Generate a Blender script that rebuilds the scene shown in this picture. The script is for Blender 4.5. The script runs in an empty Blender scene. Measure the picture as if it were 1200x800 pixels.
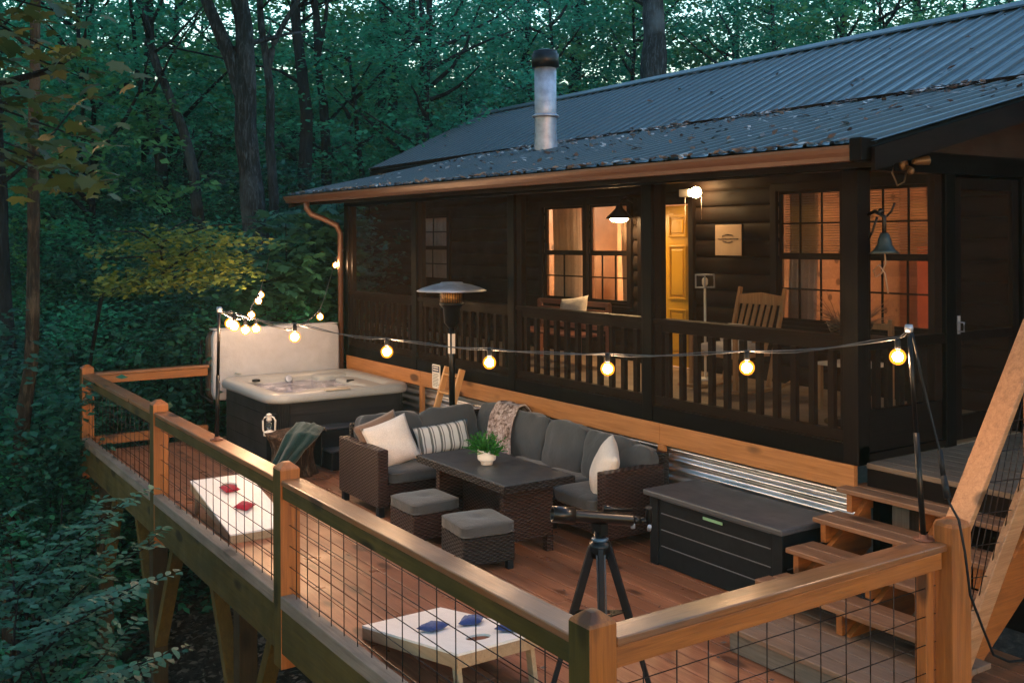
import bpy, bmesh, math, random
import numpy as np
from mathutils import Vector, Matrix, noise as mnoise
random.seed(7); RNG = np.random.default_rng(11)
PI = math.pi
scene = bpy.context.scene
COL = scene.collection

# ------------------------------------------------------------------ camera
CAMP = Vector((0, 0, 2.6)); FPX = 1188.5; YAW = 0.5856845
FW = Vector((-math.cos(YAW), math.sin(YAW), 0)); RT = Vector((math.sin(YAW), math.cos(YAW), 0)); UP = Vector((0, 0, 1))
def at(px, py, d):
    """a point of the wood at distance d from the viewer"""
    return CAMP + FW * d + RT * ((px - 600) / FPX * d) + UP * (-(py - 283) / FPX * d)
cam_d = bpy.data.cameras.new('camera'); cam = bpy.data.objects.new('camera', cam_d); COL.objects.link(cam)
roll = 0.004963
R_ = RT * math.cos(roll) - UP * math.sin(roll); U_ = UP * math.cos(roll) + RT * math.sin(roll)
cam.matrix_world = Matrix(((R_.x, U_.x, -FW.x, CAMP.x), (R_.y, U_.y, -FW.y, CAMP.y), (R_.z, U_.z, -FW.z, CAMP.z), (0, 0, 0, 1)))
cam_d.sensor_width = 36; cam_d.sensor_fit = 'HORIZONTAL'; cam_d.lens = FPX / 1200 * 36
cam_d.shift_y = -(400 - 282.65) / 1200
cam_d.clip_end = 500; cam_d.clip_start = 0.05
scene.camera = cam

# ------------------------------------------------------------------ materials
def new_mat(name):
    m = bpy.data.materials.new(name); m.use_nodes = True
    nt = m.node_tree; nt.nodes.clear()
    out = nt.nodes.new('ShaderNodeOutputMaterial')
    return m, nt, out
def N(nt, t, **kw):
    n = nt.nodes.new(t)
    for k, v in kw.items():
        if k.startswith('i_'):
            n.inputs[k[2:].replace('_', ' ')].default_value = v
        else: setattr(n, k, v)
    return n
def ramp(nt, fac, stops):
    r = N(nt, 'ShaderNodeValToRGB'); e = r.color_ramp.elements
    while len(e) < len(stops): e.new(0.5)
    for q, (p, c) in zip(e, stops): q.position = p; q.color = (*c, 1)
    nt.links.new(fac, r.inputs[0]); return r.outputs[0]
def bsdf(nt, out, rough=0.6, metal=0.0, spec=0.5):
    b = N(nt, 'ShaderNodeBsdfPrincipled'); b.inputs['Roughness'].default_value = rough
    b.inputs['Metallic'].default_value = metal; b.inputs['Specular IOR Level'].default_value = spec
    nt.links.new(b.outputs[0], out.inputs[0]); return b
def bump(nt, b, h, strength=0.3, dist=0.01):
    n = N(nt, 'ShaderNodeBump'); n.inputs['Strength'].default_value = strength; n.inputs['Distance'].default_value = dist
    nt.links.new(h, n.inputs['Height']); nt.links.new(n.outputs[0], b.inputs['Normal']); return n
def coords(nt, scale=(1, 1, 1), which='Object'):
    t = N(nt, 'ShaderNodeTexCoord'); m = N(nt, 'ShaderNodeMapping'); m.inputs['Scale'].default_value = scale
    nt.links.new(t.outputs[which], m.inputs[0]); return m.outputs[0]
def noise(nt, vec, scale=5, detail=4, rough=0.55, dist=0.0):
    n = N(nt, 'ShaderNodeTexNoise'); n.inputs['Scale'].default_value = scale; n.inputs['Detail'].default_value = detail
    n.inputs['Roughness'].default_value = rough; n.inputs['Distortion'].default_value = dist
    nt.links.new(vec, n.inputs['Vector']); return n.outputs[0]
def mathn(nt, op, a, b=None):
    n = N(nt, 'ShaderNodeMath', operation=op)
    for i, v in enumerate((a, b)):
        if v is None: continue
        if hasattr(v, 'links'): nt.links.new(v, n.inputs[i])
        else: n.inputs[i].default_value = v
    return n.outputs[0]
def mixc(nt, fac, a, b, mode='MIX'):
    n = N(nt, 'ShaderNodeMix', data_type='RGBA', blend_type=mode)
    for s, v in ((n.inputs[0], fac), (n.inputs[6], a), (n.inputs[7], b)):
        if hasattr(v, 'links'): nt.links.new(v, s)
        elif isinstance(v, (int, float)): s.default_value = v
        else: s.default_value = (*v, 1)
    return n.outputs[2]
def c3(c, k): return tuple(min(1, x * k) for x in c)
_cache = {}
def plain(name, col, rough=0.6, metal=0.0, vary=0.15, vs=8, bmp=0.1, spec=0.5):
    if name in _cache: return _cache[name]
    m, nt, out = new_mat(name); b = bsdf(nt, out, rough, metal, spec)
    v = coords(nt); n = noise(nt, v, vs, 5)
    nt.links.new(ramp(nt, n, [(0.3, c3(col, 1 - vary)), (0.7, c3(col, 1 + vary))]), b.inputs['Base Color'])
    if bmp: bump(nt, b, noise(nt, v, vs * 6, 3), bmp, 0.004)
    _cache[name] = m; return m
def wood(name, ax, ca, cb, rough=0.55, knots=True, grain=1.0, board=None, bscale=0.35, stain=None, spec=0.5):
    """timber with the grain along axis ax (0 x, 1 y, 2 z); board = (axis, pitch) varies tone from board to board"""
    key = name + 'xyz'[ax]
    if key in _cache: return _cache[key]
    m, nt, out = new_mat(key); b = bsdf(nt, out, rough, 0, spec)
    sc = [14.0 * grain] * 3; sc[ax] = 0.9 * grain
    v = coords(nt, sc); g1 = noise(nt, v, 2.2, 6, 0.62, 0.6)
    sc2 = [60.0 * grain] * 3; sc2[ax] = 1.5 * grain
    g2 = noise(nt, coords(nt, sc2), 2.0, 3)
    f = mathn(nt, 'ADD', mathn(nt, 'MULTIPLY', g1, 0.65), mathn(nt, 'MULTIPLY', g2, 0.35))
    col = ramp(nt, f, [(0.32, ca), (0.66, cb)])
    if board:
        t = N(nt, 'ShaderNodeTexCoord'); s = N(nt, 'ShaderNodeSeparateXYZ'); nt.links.new(t.outputs['Object'], s.inputs[0])
        k = mathn(nt, 'FLOOR', mathn(nt, 'DIVIDE', s.outputs[board[0]], board[1]))
        w = N(nt, 'ShaderNodeTexWhiteNoise', noise_dimensions='1D'); nt.links.new(k, w.inputs['W'])
        col = mixc(nt, mathn(nt, 'MULTIPLY', w.outputs[0], bscale), col, c3(ca, 0.45))
    if knots:
        vo = N(nt, 'ShaderNodeTexVoronoi'); ks = [4.2] * 3; ks[ax] = 1.7
        nt.links.new(coords(nt, ks), vo.inputs['Vector']); vo.inputs['Scale'].default_value = 1.0
        kn = ramp(nt, vo.outputs['Distance'], [(0.15, (1, 1, 1)), (0.24, (0, 0, 0))])
        col = mixc(nt, mathn(nt, 'MULTIPLY', kn, 0.85), col, c3(ca, 0.22))
    if stain:
        sn = noise(nt, coords(nt), 1.7, 5, 0.6); sr = ramp(nt, sn, [(0.42, (0, 0, 0)), (0.68, (1, 1, 1))])
        col = mixc(nt, mathn(nt, 'MULTIPLY', sr, stain[1]), col, stain[0])
    nt.links.new(col, b.inputs['Base Color'])
    rr = ramp(nt, noise(nt, coords(nt), 3, 4), [(0.3, (rough * 0.75,) * 3), (0.7, (min(1, rough * 1.25),) * 3)])
    nt.links.new(rr, b.inputs['Roughness'])
    bump(nt, b, f, 0.35, 0.006)
    _cache[key] = m; return m
def cedar(ax): return wood('cedar', ax, (0.15, 0.047, 0.009), (0.32, 0.112, 0.022), 0.6)
def skirtw(ax): return wood('skirt_pine', ax, (0.24, 0.09, 0.024), (0.44, 0.19, 0.062), 0.5)
def capw(ax): return wood('cap', ax, (0.105, 0.038, 0.015), (0.27, 0.115, 0.042), 0.36, stain=((0.13, 0.082, 0.058), 0.6))
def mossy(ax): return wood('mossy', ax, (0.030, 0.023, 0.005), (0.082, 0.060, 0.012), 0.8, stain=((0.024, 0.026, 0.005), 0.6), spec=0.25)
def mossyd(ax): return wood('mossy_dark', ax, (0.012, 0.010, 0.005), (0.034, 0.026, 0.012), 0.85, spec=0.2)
def greyw(ax): return wood('grey_wood', ax, (0.10, 0.08, 0.065), (0.22, 0.18, 0.145), 0.7, stain=((0.08, 0.065, 0.05), 0.6))
def deckw(): return wood('deck_board', 0, (0.20, 0.072, 0.034), (0.44, 0.19, 0.100), 0.34, board=(1, 0.145), bscale=0.45, stain=((0.12, 0.065, 0.045), 0.5))
def treadw(): return wood('tread', 0, (0.12, 0.054, 0.027), (0.29, 0.15, 0.082), 0.45, stain=((0.09, 0.055, 0.038), 0.5))
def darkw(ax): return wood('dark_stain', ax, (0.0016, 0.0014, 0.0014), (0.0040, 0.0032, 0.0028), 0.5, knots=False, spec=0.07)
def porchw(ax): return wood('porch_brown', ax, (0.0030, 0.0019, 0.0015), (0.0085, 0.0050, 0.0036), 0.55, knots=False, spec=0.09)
def foliage(name, ca, cb, trans=0.35, rough=0.5, cc=None, spec=0.3):
    if name in _cache: return _cache[name]
    m, nt, out = new_mat(name)
    gi = N(nt, 'ShaderNodeObjectInfo'); ge = N(nt, 'ShaderNodeNewGeometry')
    w = N(nt, 'ShaderNodeTexWhiteNoise', noise_dimensions='1D')
    nt.links.new(mathn(nt, 'ADD', mathn(nt, 'MULTIPLY', ge.outputs['Random Per Island'], 91.0), gi.outputs['Random']), w.inputs['W'])
    big = noise(nt, coords(nt), 1.3, 3)
    f = mathn(nt, 'ADD', mathn(nt, 'MULTIPLY', w.outputs[0], 0.55), mathn(nt, 'MULTIPLY', big, 0.45))
    stops = [(0.2, ca), (0.75, cb)]
    if cc: stops += [(0.9, cc)]
    col = ramp(nt, f, stops)
    d = N(nt, 'ShaderNodeBsdfPrincipled'); d.inputs['Roughness'].default_value = rough; d.inputs['Specular IOR Level'].default_value = spec
    t = N(nt, 'ShaderNodeBsdfTranslucent'); mx = N(nt, 'ShaderNodeMixShader'); mx.inputs[0].default_value = trans
    nt.links.new(col, d.inputs['Base Color']); nt.links.new(col, t.inputs[0])
    nt.links.new(d.outputs[0], mx.inputs[1]); nt.links.new(t.outputs[0], mx.inputs[2]); nt.links.new(mx.outputs[0], out.inputs[0])
    _cache[name] = m; return m
def emit(name, col, s):
    if name in _cache: return _cache[name]
    m, nt, out = new_mat(name); e = N(nt, 'ShaderNodeEmission'); e.inputs[0].default_value = (*col, 1); e.inputs[1].default_value = s
    nt.links.new(e.outputs[0], out.inputs[0]); _cache[name] = m; return m
def wicker(name, ca, cb):
    if name in _cache: return _cache[name]
    m, nt, out = new_mat(name); b = bsdf(nt, out, 0.42, 0, 0.28)
    t = N(nt, 'ShaderNodeTexCoord'); s = N(nt, 'ShaderNodeSeparateXYZ'); nt.links.new(t.outputs['Object'], s.inputs[0])
    u = mathn(nt, 'ADD', s.outputs[0], s.outputs[1])
    row = mathn(nt, 'DIVIDE', s.outputs[2], 0.0155)
    par = mathn(nt, 'MULTIPLY', mathn(nt, 'FLOOR', row), PI)
    sx = mathn(nt, 'SINE', mathn(nt, 'ADD', mathn(nt, 'MULTIPLY', u, 2 * PI / 0.068), par))
    sz = mathn(nt, 'SINE', mathn(nt, 'MULTIPLY', mathn(nt, 'FRACT', row), PI))
    h = mathn(nt, 'MULTIPLY', mathn(nt, 'ADD', mathn(nt, 'MULTIPLY', sx, 0.5), 0.5), sz)
    jit = noise(nt, coords(nt), 25, 3)
    f = mathn(nt, 'ADD', mathn(nt, 'MULTIPLY', h, 0.8), mathn(nt, 'MULTIPLY', jit, 0.3))
    nt.links.new(ramp(nt, f, [(0.1, c3(ca, 0.35)), (0.45, ca), (0.9, cb)]), b.inputs['Base Color'])
    bump(nt, b, h, 0.9, 0.012)
    _cache[name] = m; return m
def fabric(name, col, scale=140, rough=0.9, vary=0.2, fold=4):
    if name in _cache: return _cache[name]
    m, nt, out = new_mat(name); b = bsdf(nt, out, rough, 0, 0.2); b.inputs['Sheen Weight'].default_value = 0.25
    v = coords(nt); n = noise(nt, v, scale, 3); n2 = noise(nt, v, fold, 4)
    f = mathn(nt, 'ADD', mathn(nt, 'MULTIPLY', n, 0.6), mathn(nt, 'MULTIPLY', n2, 0.4))
    nt.links.new(ramp(nt, f, [(0.35, c3(col, 1 - vary)), (0.65, c3(col, 1 + vary))]), b.inputs['Base Color'])
    bump(nt, b, mathn(nt, 'ADD', mathn(nt, 'MULTIPLY', n, 0.15), noise(nt, v, 9, 4, 0.6, 0.5)), 0.5, 0.02)
    _cache[name] = m; return m
M = {}
M['black_metal'] = plain('black_metal', (0.012, 0.012, 0.013), 0.35, 0.6, 0.2, 20)
M['black_plastic'] = plain('black_plastic', (0.010, 0.012, 0.015), 0.5, 0, 0.2, 20, 0.1, 0.16)
M['wire'] = plain('wire', (0.02, 0.013, 0.012), 0.45, 0.7, 0.3, 30)
M['bulb'] = emit('bulb', (1.0, 0.58, 0.30), 84)
M['lamp_hot'] = emit('lamp_hot', (1.0, 0.62, 0.28), 30)
M['lamp_soft'] = emit('lamp_soft', (1.0, 0.5, 0.18), 14)
M['wicker'] = wicker('wicker', (0.036, 0.018, 0.014), (0.085, 0.048, 0.040))
M['wicker_dark'] = wicker('wicker_dark', (0.014, 0.011, 0.011), (0.045, 0.038, 0.036))
M['cushion'] = fabric('cushion', (0.050, 0.055, 0.060))
M['white_cloth'] = fabric('white_cloth', (0.62, 0.57, 0.52))
M['linen'] = fabric('linen', (0.52, 0.47, 0.43), 60)
M['brown_cloth'] = fabric('brown_cloth', (0.16, 0.10, 0.07))
M['green_cloth'] = fabric('green_cloth', (0.010, 0.035, 0.036), 90, 0.95, 0.35)
M['white_paint'] = plain('white_paint', (0.72, 0.68, 0.62), 0.45, 0, 0.05, 12, 0.05)
M['leaf_dead'] = foliage('leaf_dead', (0.16, 0.11, 0.08), (0.42, 0.34, 0.29), 0.1, 0.7)
M['leaf_roof'] = foliage('leaf_roof', (0.04, 0.032, 0.028), (0.44, 0.42, 0.41), 0.1, 0.7)
M['leaf_litter'] = foliage('leaf_litter', (0.030, 0.026, 0.024), (0.14, 0.12, 0.11), 0.1, 0.7)
M['leaf_deep'] = foliage('leaf_deep', (0.012, 0.125, 0.068), (0.050, 0.34, 0.195), 0.58, 0.45)
M['leaf_mid'] = foliage('leaf_mid', (0.020, 0.18, 0.098), (0.08, 0.44, 0.25), 0.58, 0.45)
M['leaf_olive'] = foliage('leaf_olive', (0.030, 0.13, 0.050), (0.12, 0.36, 0.13), 0.55, 0.45)
M['leaf_low'] = foliage('leaf_low', (0.008, 0.045, 0.032), (0.028, 0.15, 0.105), 0.4, 0.5)
M['leaf_lamplit'] = foliage('leaf_lamplit', (0.07, 0.13, 0.03), (0.22, 0.26, 0.05), 0.5, 0.5, (0.42, 0.36, 0.06))  # yellow light of the bulbs is put into this leaf colour
M['leaf_maple'] = foliage('leaf_maple', (0.024, 0.050, 0.020), (0.080, 0.110, 0.032), 0.35, 0.55, (0.42, 0.33, 0.04))
M['leaf_pot'] = foliage('leaf_pot', (0.012, 0.085, 0.012), (0.045, 0.23, 0.035), 0.35, 0.5)
M['leaf_big'] = foliage('leaf_big', (0.014, 0.068, 0.042), (0.045, 0.165, 0.105), 0.35, 0.5)

m, nt, out = new_mat('amber_halo'); tr = N(nt, 'ShaderNodeBsdfTransparent'); em = N(nt, 'ShaderNodeEmission'); em.inputs[0].default_value = (1, 0.28, 0.02, 1); em.inputs[1].default_value = 0.40  # emitting shell that imitates the orange glow around a bulb
mx = N(nt, 'ShaderNodeMixShader'); mx.inputs[0].default_value = 0.30; nt.links.new(tr.outputs[0], mx.inputs[1]); nt.links.new(em.outputs[0], mx.inputs[2]); nt.links.new(mx.outputs[0], out.inputs[0]); M['halo'] = m

def bark(name, ca, cb):
    m, nt, out = new_mat(name); b = bsdf(nt, out, 0.9, 0, 0.2)
    v = coords(nt, (9, 9, 1.6)); n = noise(nt, v, 2.6, 8, 0.7, 0.8); n2 = noise(nt, coords(nt), 1.1, 4)
    col = ramp(nt, n, [(0.36, c3(ca, 0.5)), (0.5, ca), (0.66, cb)])
    col = mixc(nt, ramp(nt, n2, [(0.5, (0, 0, 0)), (0.7, (0.7, 0.7, 0.7))]), col, c3(cb, 1.3))
    nt.links.new(col, b.inputs['Base Color']); bump(nt, b, n, 1.0, 0.06); return m
M['bark'] = bark('bark', (0.004, 0.006, 0.008), (0.015, 0.024, 0.031))
M['bark_pale'] = bark('bark_pale', (0.008, 0.012, 0.015), (0.050, 0.075, 0.092))
M['bark_lamplit'] = bark('bark_lamplit', (0.020, 0.017, 0.013), (0.085, 0.070, 0.052))  # bark copy with the warm lamplight mixed into its colour

# screen: fine insect mesh, partly see-through
m, nt, out = new_mat('insect_screen')
tr = N(nt, 'ShaderNodeBsdfTransparent'); df = N(nt, 'ShaderNodeBsdfDiffuse'); df.inputs[0].default_value = (0.030, 0.020, 0.014, 1)
mx = N(nt, 'ShaderNodeMixShader'); nn = noise(nt, coords(nt), 3.0, 3)
nt.links.new(ramp(nt, nn, [(0.3, (0.27,) * 3), (0.7, (0.36,) * 3)]), mx.inputs[0])
nt.links.new(tr.outputs[0], mx.inputs[1]); nt.links.new(df.outputs[0], mx.inputs[2]); nt.links.new(mx.outputs[0], out.inputs[0]); M['screen'] = m
m, nt, out = new_mat('pane_glass')
tr = N(nt, 'ShaderNodeBsdfTransparent'); gl = N(nt, 'ShaderNodeBsdfGlossy'); gl.inputs['Roughness'].default_value = 0.05
mx = N(nt, 'ShaderNodeMixShader'); fr = N(nt, 'ShaderNodeFresnel'); fr.inputs[0].default_value = 1.45
nt.links.new(fr.outputs[0], mx.inputs[0]); nt.links.new(tr.outputs[0], mx.inputs[1]); nt.links.new(gl.outputs[0], mx.inputs[2]); nt.links.new(mx.outputs[0], out.inputs[0]); M['glass'] = m
# roof metal
m, nt, out = new_mat('roof_metal'); b = bsdf(nt, out, 0.42, 0.35, 0.5)
v = coords(nt); n = noise(nt, v, 1.6, 6, 0.65); n2 = noise(nt, v, 30, 4)
col = ramp(nt, mathn(nt, 'ADD', mathn(nt, 'MULTIPLY', n, 0.7), mathn(nt, 'MULTIPLY', n2, 0.3)), [(0.28, (0.024, 0.040, 0.048)), (0.72, (0.056, 0.082, 0.092))])
nt.links.new(col, b.inputs['Base Color']); nt.links.new(ramp(nt, n, [(0.3, (0.36,) * 3), (0.7, (0.6,) * 3)]), b.inputs['Roughness']); M['roof'] = m
# galvanised corrugated skirting
m, nt, out = new_mat('galvanised'); b = bsdf(nt, out, 0.26, 0.95, 0.5)
n = noise(nt, coords(nt, (0.5, 4, 4)), 6, 5); nt.links.new(ramp(nt, n, [(0.3, (0.42, 0.43, 0.45)), (0.7, (0.74, 0.74, 0.76))]), b.inputs['Base Color'])
nt.links.new(ramp(nt, n, [(0.3, (0.26,) * 3), (0.7, (0.36,) * 3)]), b.inputs['Roughness']); M['galv'] = m
M['steel'] = plain('steel', (0.34, 0.37, 0.43), 0.5, 0.6, 0.25, 9)
M['gutter'] = plain('gutter', (0.095, 0.045, 0.028), 0.38, 0.1, 0.12, 6, 0.03)
M['shell'] = plain('shell', (0.30, 0.31, 0.31), 0.35, 0, 0.14, 90, 0.05)
M['cabinet'] = wood('cabinet', 1, (0.016, 0.016, 0.018), (0.030, 0.028, 0.028), 0.5, knots=False, spec=0.15)
M['yellow'] = plain('yellow_paint', (0.62, 0.34, 0.018), 0.4, 0, 0.05, 6, 0.04)
M['board_white'] = wood('board_paint', 0, (0.74, 0.71, 0.68), (0.84, 0.81, 0.78), 0.4, knots=False)
M['ply'] = wood('ply', 0, (0.28, 0.18, 0.10), (0.45, 0.31, 0.19), 0.55, knots=False)
M['red_cloth'] = fabric('red_cloth', (0.30, 0.012, 0.03)); M['blue_cloth'] = fabric('blue_cloth', (0.035, 0.055, 0.18))
M['ladderw'] = wood('ladder_pine', 2, (0.42, 0.20, 0.07), (0.62, 0.34, 0.14), 0.5, knots=False)
M['interior'] = wood('interior_pine', 0, (0.36, 0.20, 0.11), (0.52, 0.32, 0.19), 0.5, board=(2, 0.16), bscale=0.35)
M['curtain'] = fabric('curtain', (0.66, 0.50, 0.36), 90)
M['curtain_grey'] = fabric('curtain_grey', (0.42, 0.36, 0.36), 90)

# ------------------------------------------------------------------ mesh helpers
class MB:
    def __init__(s): s.v = []; s.f = []; s.sm = []
    def add(s, vs, fs, smooth=False):
        o = len(s.v); s.v += [tuple(p) for p in vs]; s.f += [tuple(i + o for i in f) for f in fs]; s.sm += [smooth] * len(fs); return s
    def box(s, a, b):
        x0, y0, z0 = [min(p, q) for p, q in zip(a, b)]; x1, y1, z1 = [max(p, q) for p, q in zip(a, b)]
        return s.add([(x0, y0, z0), (x1, y0, z0), (x1, y1, z0), (x0, y1, z0), (x0, y0, z1), (x1, y0, z1), (x1, y1, z1), (x0, y1, z1)],
                     [(0, 3, 2, 1), (4, 5, 6, 7), (0, 1, 5, 4), (1, 2, 6, 5), (2, 3, 7, 6), (3, 0, 4, 7)])
    def bar(s, p, q, w, h, up=(0, 0, 1)):
        p, q = Vector(p), Vector(q); d = (q - p).normalized(); u = Vector(up)
        sd = d.cross(u)
        if sd.length < 1e-4: sd = d.cross(Vector((0, 1, 0)))
        sd.normalize(); u = sd.cross(d).normalized(); a = sd * w / 2; b = u * h / 2
        return s.add([p - a - b, p + a - b, p + a + b, p - a + b, q - a - b, q + a - b, q + a + b, q - a + b],
                     [(0, 1, 2, 3), (7, 6, 5, 4), (0, 4, 5, 1), (1, 5, 6, 2), (2, 6, 7, 3), (3, 7, 4, 0)])
    def tube(s, pts, r, n=8, smooth=True):
        pts = [Vector(p) for p in pts]; rs = r if isinstance(r, (list, tuple)) else [r] * len(pts)
        vs = []; ref = Vector((0.13, 0.21, 1)).normalized()
        for i, p in enumerate(pts):
            d = (pts[min(i + 1, len(pts) - 1)] - pts[max(i - 1, 0)]).normalized()
            a = d.cross(ref)
            if a.length < 0.05: a = d.cross(Vector((1, 0, 0)))
            a.normalize(); b = d.cross(a)
            for k in range(n):
                t = 2 * PI * k / n; vs.append(p + (a * math.cos(t) + b * math.sin(t)) * rs[i])
        fs = [(i * n + k, i * n + (k + 1) % n, (i + 1) * n + (k + 1) % n, (i + 1) * n + k) for i in range(len(pts) - 1) for k in range(n)]
        s.add(vs, fs, smooth); o = len(s.v) - len(vs)
        s.f += [tuple(o + k for k in reversed(range(n))), tuple(o + (len(pts) - 1) * n + k for k in range(n))]; s.sm += [False] * 2
        return s
    def lathe(s, prof, c=(0, 0, 0), n=24, smooth=True, axis=None):
        vs = []; c = Vector(c)
        if axis is None: ex, ey, ez = Vector((1, 0, 0)), Vector((0, 1, 0)), Vector((0, 0, 1))
        else:
            ez = Vector(axis).normalized(); ex = ez.cross(Vector((0.1, 0.2, 1))).normalized(); ey = ez.cross(ex)
        for r, z in prof:
            for k in range(n):
                t = 2 * PI * k / n; vs.append(c + ex * (r * math.cos(t)) + ey * (r * math.sin(t)) + ez * z)
        fs = [(i * n + k, i * n + (k + 1) % n, (i + 1) * n + (k + 1) % n, (i + 1) * n + k) for i in range(len(prof) - 1) for k in range(n)]
        s.add(vs, fs, smooth); o = len(s.v) - len(vs)
        s.f += [tuple(o + k for k in reversed(range(n))), tuple(o + (len(prof) - 1) * n + k for k in range(n))]; s.sm += [False] * 2
        return s
    def ball(s, c, r, n=14, sz=1.0):
        return s.lathe([(max(1e-4, r * math.sin(PI * i / n)), -r * sz * math.cos(PI * i / n)) for i in range(n + 1)], c, n + 2)
    def loft(s, loops, smooth=True, cap0=True, cap1=True):
        n = len(loops[0]); vs = [p for l in loops for p in l]
        fs = [(i * n + k, i * n + (k + 1) % n, (i + 1) * n + (k + 1) % n, (i + 1) * n + k) for i in range(len(loops) - 1) for k in range(n)]
        s.add(vs, fs, smooth); o = len(s.v) - len(vs)
        if cap0: s.f.append(tuple(o + k for k in reversed(range(n)))); s.sm.append(False)
        if cap1: s.f.append(tuple(o + (len(loops) - 1) * n + k for k in range(n))); s.sm.append(False)
        return s
    def prism(s, poly, ax, a, b):
        """poly: 2D points in the two remaining axes; extruded along ax from a to b"""
        def P(u, v, w):
            r = [u, v]; r.insert(ax, w); return tuple(r)
        n = len(poly)
        return s.add([P(u, v, a) for u, v in poly] + [P(u, v, b) for u, v in poly],
                     [tuple(reversed(range(n))), tuple(range(n, 2 * n))] + [(i, (i + 1) % n, n + (i + 1) % n, n + i) for i in range(n)])
    def grid(s, P, nu, nv, smooth=True):
        vs = [P(i / nu, j / nv) for i in range(nu + 1) for j in range(nv + 1)]
        return s.add(vs, [(i * (nv + 1) + j, (i + 1) * (nv + 1) + j, (i + 1) * (nv + 1) + j + 1, i * (nv + 1) + j + 1) for i in range(nu) for j in range(nv)], smooth)
    def xf(s, f): s.v = [tuple(f(Vector(p))) for p in s.v]; return s
    def build(s, name, mat, parent=None, bevel=0, solid=0, recalc=True, origin=None, mat2=None):
        me = bpy.data.meshes.new(name)
        off = Vector(parent['_o']) if parent is not None else Vector(origin or (0, 0, 0))
        if parent is None and origin is None and s.v:
            a = np.array(s.v); off = Vector(((a[:, 0].min() + a[:, 0].max()) / 2, (a[:, 1].min() + a[:, 1].max()) / 2, a[:, 2].min()))
        me.from_pydata([(x - off.x, y - off.y, z - off.z) for x, y, z in s.v], [], s.f)
        me.polygons.foreach_set('use_smooth', s.sm)
        if recalc:
            bm = bmesh.new(); bm.from_mesh(me); bmesh.ops.recalc_face_normals(bm, faces=bm.faces); bm.to_mesh(me); bm.free()
        me.materials.append(mat)
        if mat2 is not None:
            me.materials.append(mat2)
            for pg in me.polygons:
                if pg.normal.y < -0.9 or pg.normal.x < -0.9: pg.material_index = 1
        me.update()
        o = bpy.data.objects.new(name, me); COL.objects.link(o)
        if parent is not None: o.parent = parent; o['_o'] = parent['_o']
        else: o.location = off; o['_o'] = tuple(off)
        if solid:
            md = o.modifiers.new('solid', 'SOLIDIFY'); md.thickness = solid; md.offset = 0
        if bevel:
            md = o.modifiers.new('bevel', 'BEVEL'); md.width = bevel; md.segments = 2; md.limit_method = 'ANGLE'; md.angle_limit = 0.7
        return o
def tag(o, label, cat, group=None):
    o['label'] = label; o['category'] = cat
    if group: o['group'] = group
    return o
def thing(name, loc, label, cat, group=None):
    o = bpy.data.objects.new(name, None); o.location = loc; COL.objects.link(o); o['_o'] = tuple(loc)
    o.empty_display_size = 0.1
    return tag(o, label, cat, group)
def dup(root, loc, rz=0, label=None, sc=None):
    def cp(o, par):
        c = o.copy(); COL.objects.link(c)
        if par is not None: c.parent = par
        for ch in [x for x in KIDS.get(o.name, [])]: cp(ch, c)
        return c
    c = cp(root, None); c.location = loc; c.rotation_euler = (0, 0, rz)
    if sc: c.scale = (sc,) * 3
    if label: c['label'] = label
    return c
KIDS = {}
def kids(root):
    KIDS.clear()
    for o in COL.objects:
        if o.parent is not None: KIDS.setdefault(o.parent.name, []).append(o)
def soft_box(mb, c, d, p=6, n=10, rot=None, seed=0, wr=0.0, puff=0.0):
    """rounded, slightly crumpled box (cushions)"""
    c = Vector(c); hx, hy, hz = d[0] / 2, d[1] / 2, d[2] / 2
    def mp(q):
        k = (abs(q[0]) ** p + abs(q[1]) ** p + abs(q[2]) ** p) ** (-1 / p)
        x, y, z = q[0] * k * hx, q[1] * k * hy, q[2] * k * hz
        if puff: z += (1 if z > 0 else -0.3) * puff * max(0, 1 - (x / hx) ** 2) * max(0, 1 - (y / hy) ** 2)
        v = Vector((x, y, z))
        if wr:
            w = mnoise.noise(Vector((x * 7 + seed, y * 7 - seed * 2, z * 9 + seed * 3))) * wr
            v = v * (1 + w / max(hx, hy, hz))
        if rot: v = rot @ v
        return c + v
    for ax in range(3):
        for sg in (-1, 1):
            def P(u, w, ax=ax, sg=sg):
                q = [u * 2 - 1, w * 2 - 1]; q.insert(ax, sg); return mp(q)
            mb.grid(P, n, n)
    return mb
def pillow(mb, c, w, h, t, rot, n=14, seed=0, tex=0.012):
    """a throw pillow: pinched edges, pointed corners; local x width, y height, z thickness"""
    c = Vector(c)
    for sg in (-1, 1):
        def P(u, v, sg=sg):
            a, b = u * 2 - 1, v * 2 - 1
            th = ((1 - abs(a) ** 2.6) * (1 - abs(b) ** 2.6)) ** 0.55 * t / 2
            px = a * w / 2 * (1 - 0.07 * (1 - b * b)); py = b * h / 2 * (1 - 0.07 * (1 - a * a))
            z = sg * th + mnoise.noise(Vector((a * 2.5 + seed, b * 2.5, sg * 2 + seed))) * tex * (1 - a ** 4) * (1 - b ** 4)
            return c + rot @ Vector((px, py, z))
        mb.grid(P, n, n)
    return mb
def rrect(cx, cy, hx, hy, r, z, n=7):
    out = []
    for k, (sx, sy) in enumerate(((1, 1), (-1, 1), (-1, -1), (1, -1))):
        for i in range(n):
            t = PI / 2 * (k + i / (n - 1)); out.append((cx + sx * (hx - r) + r * math.cos(t), cy + sy * (hy - r) + r * math.sin(t), z))
    return out
def weld(o, d=0.0005):
    bm = bmesh.new(); bm.from_mesh(o.data); bmesh.ops.remove_doubles(bm, verts=bm.verts, dist=d); bmesh.ops.recalc_face_normals(bm, faces=bm.faces); bm.to_mesh(o.data); bm.free()
    return o
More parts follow.
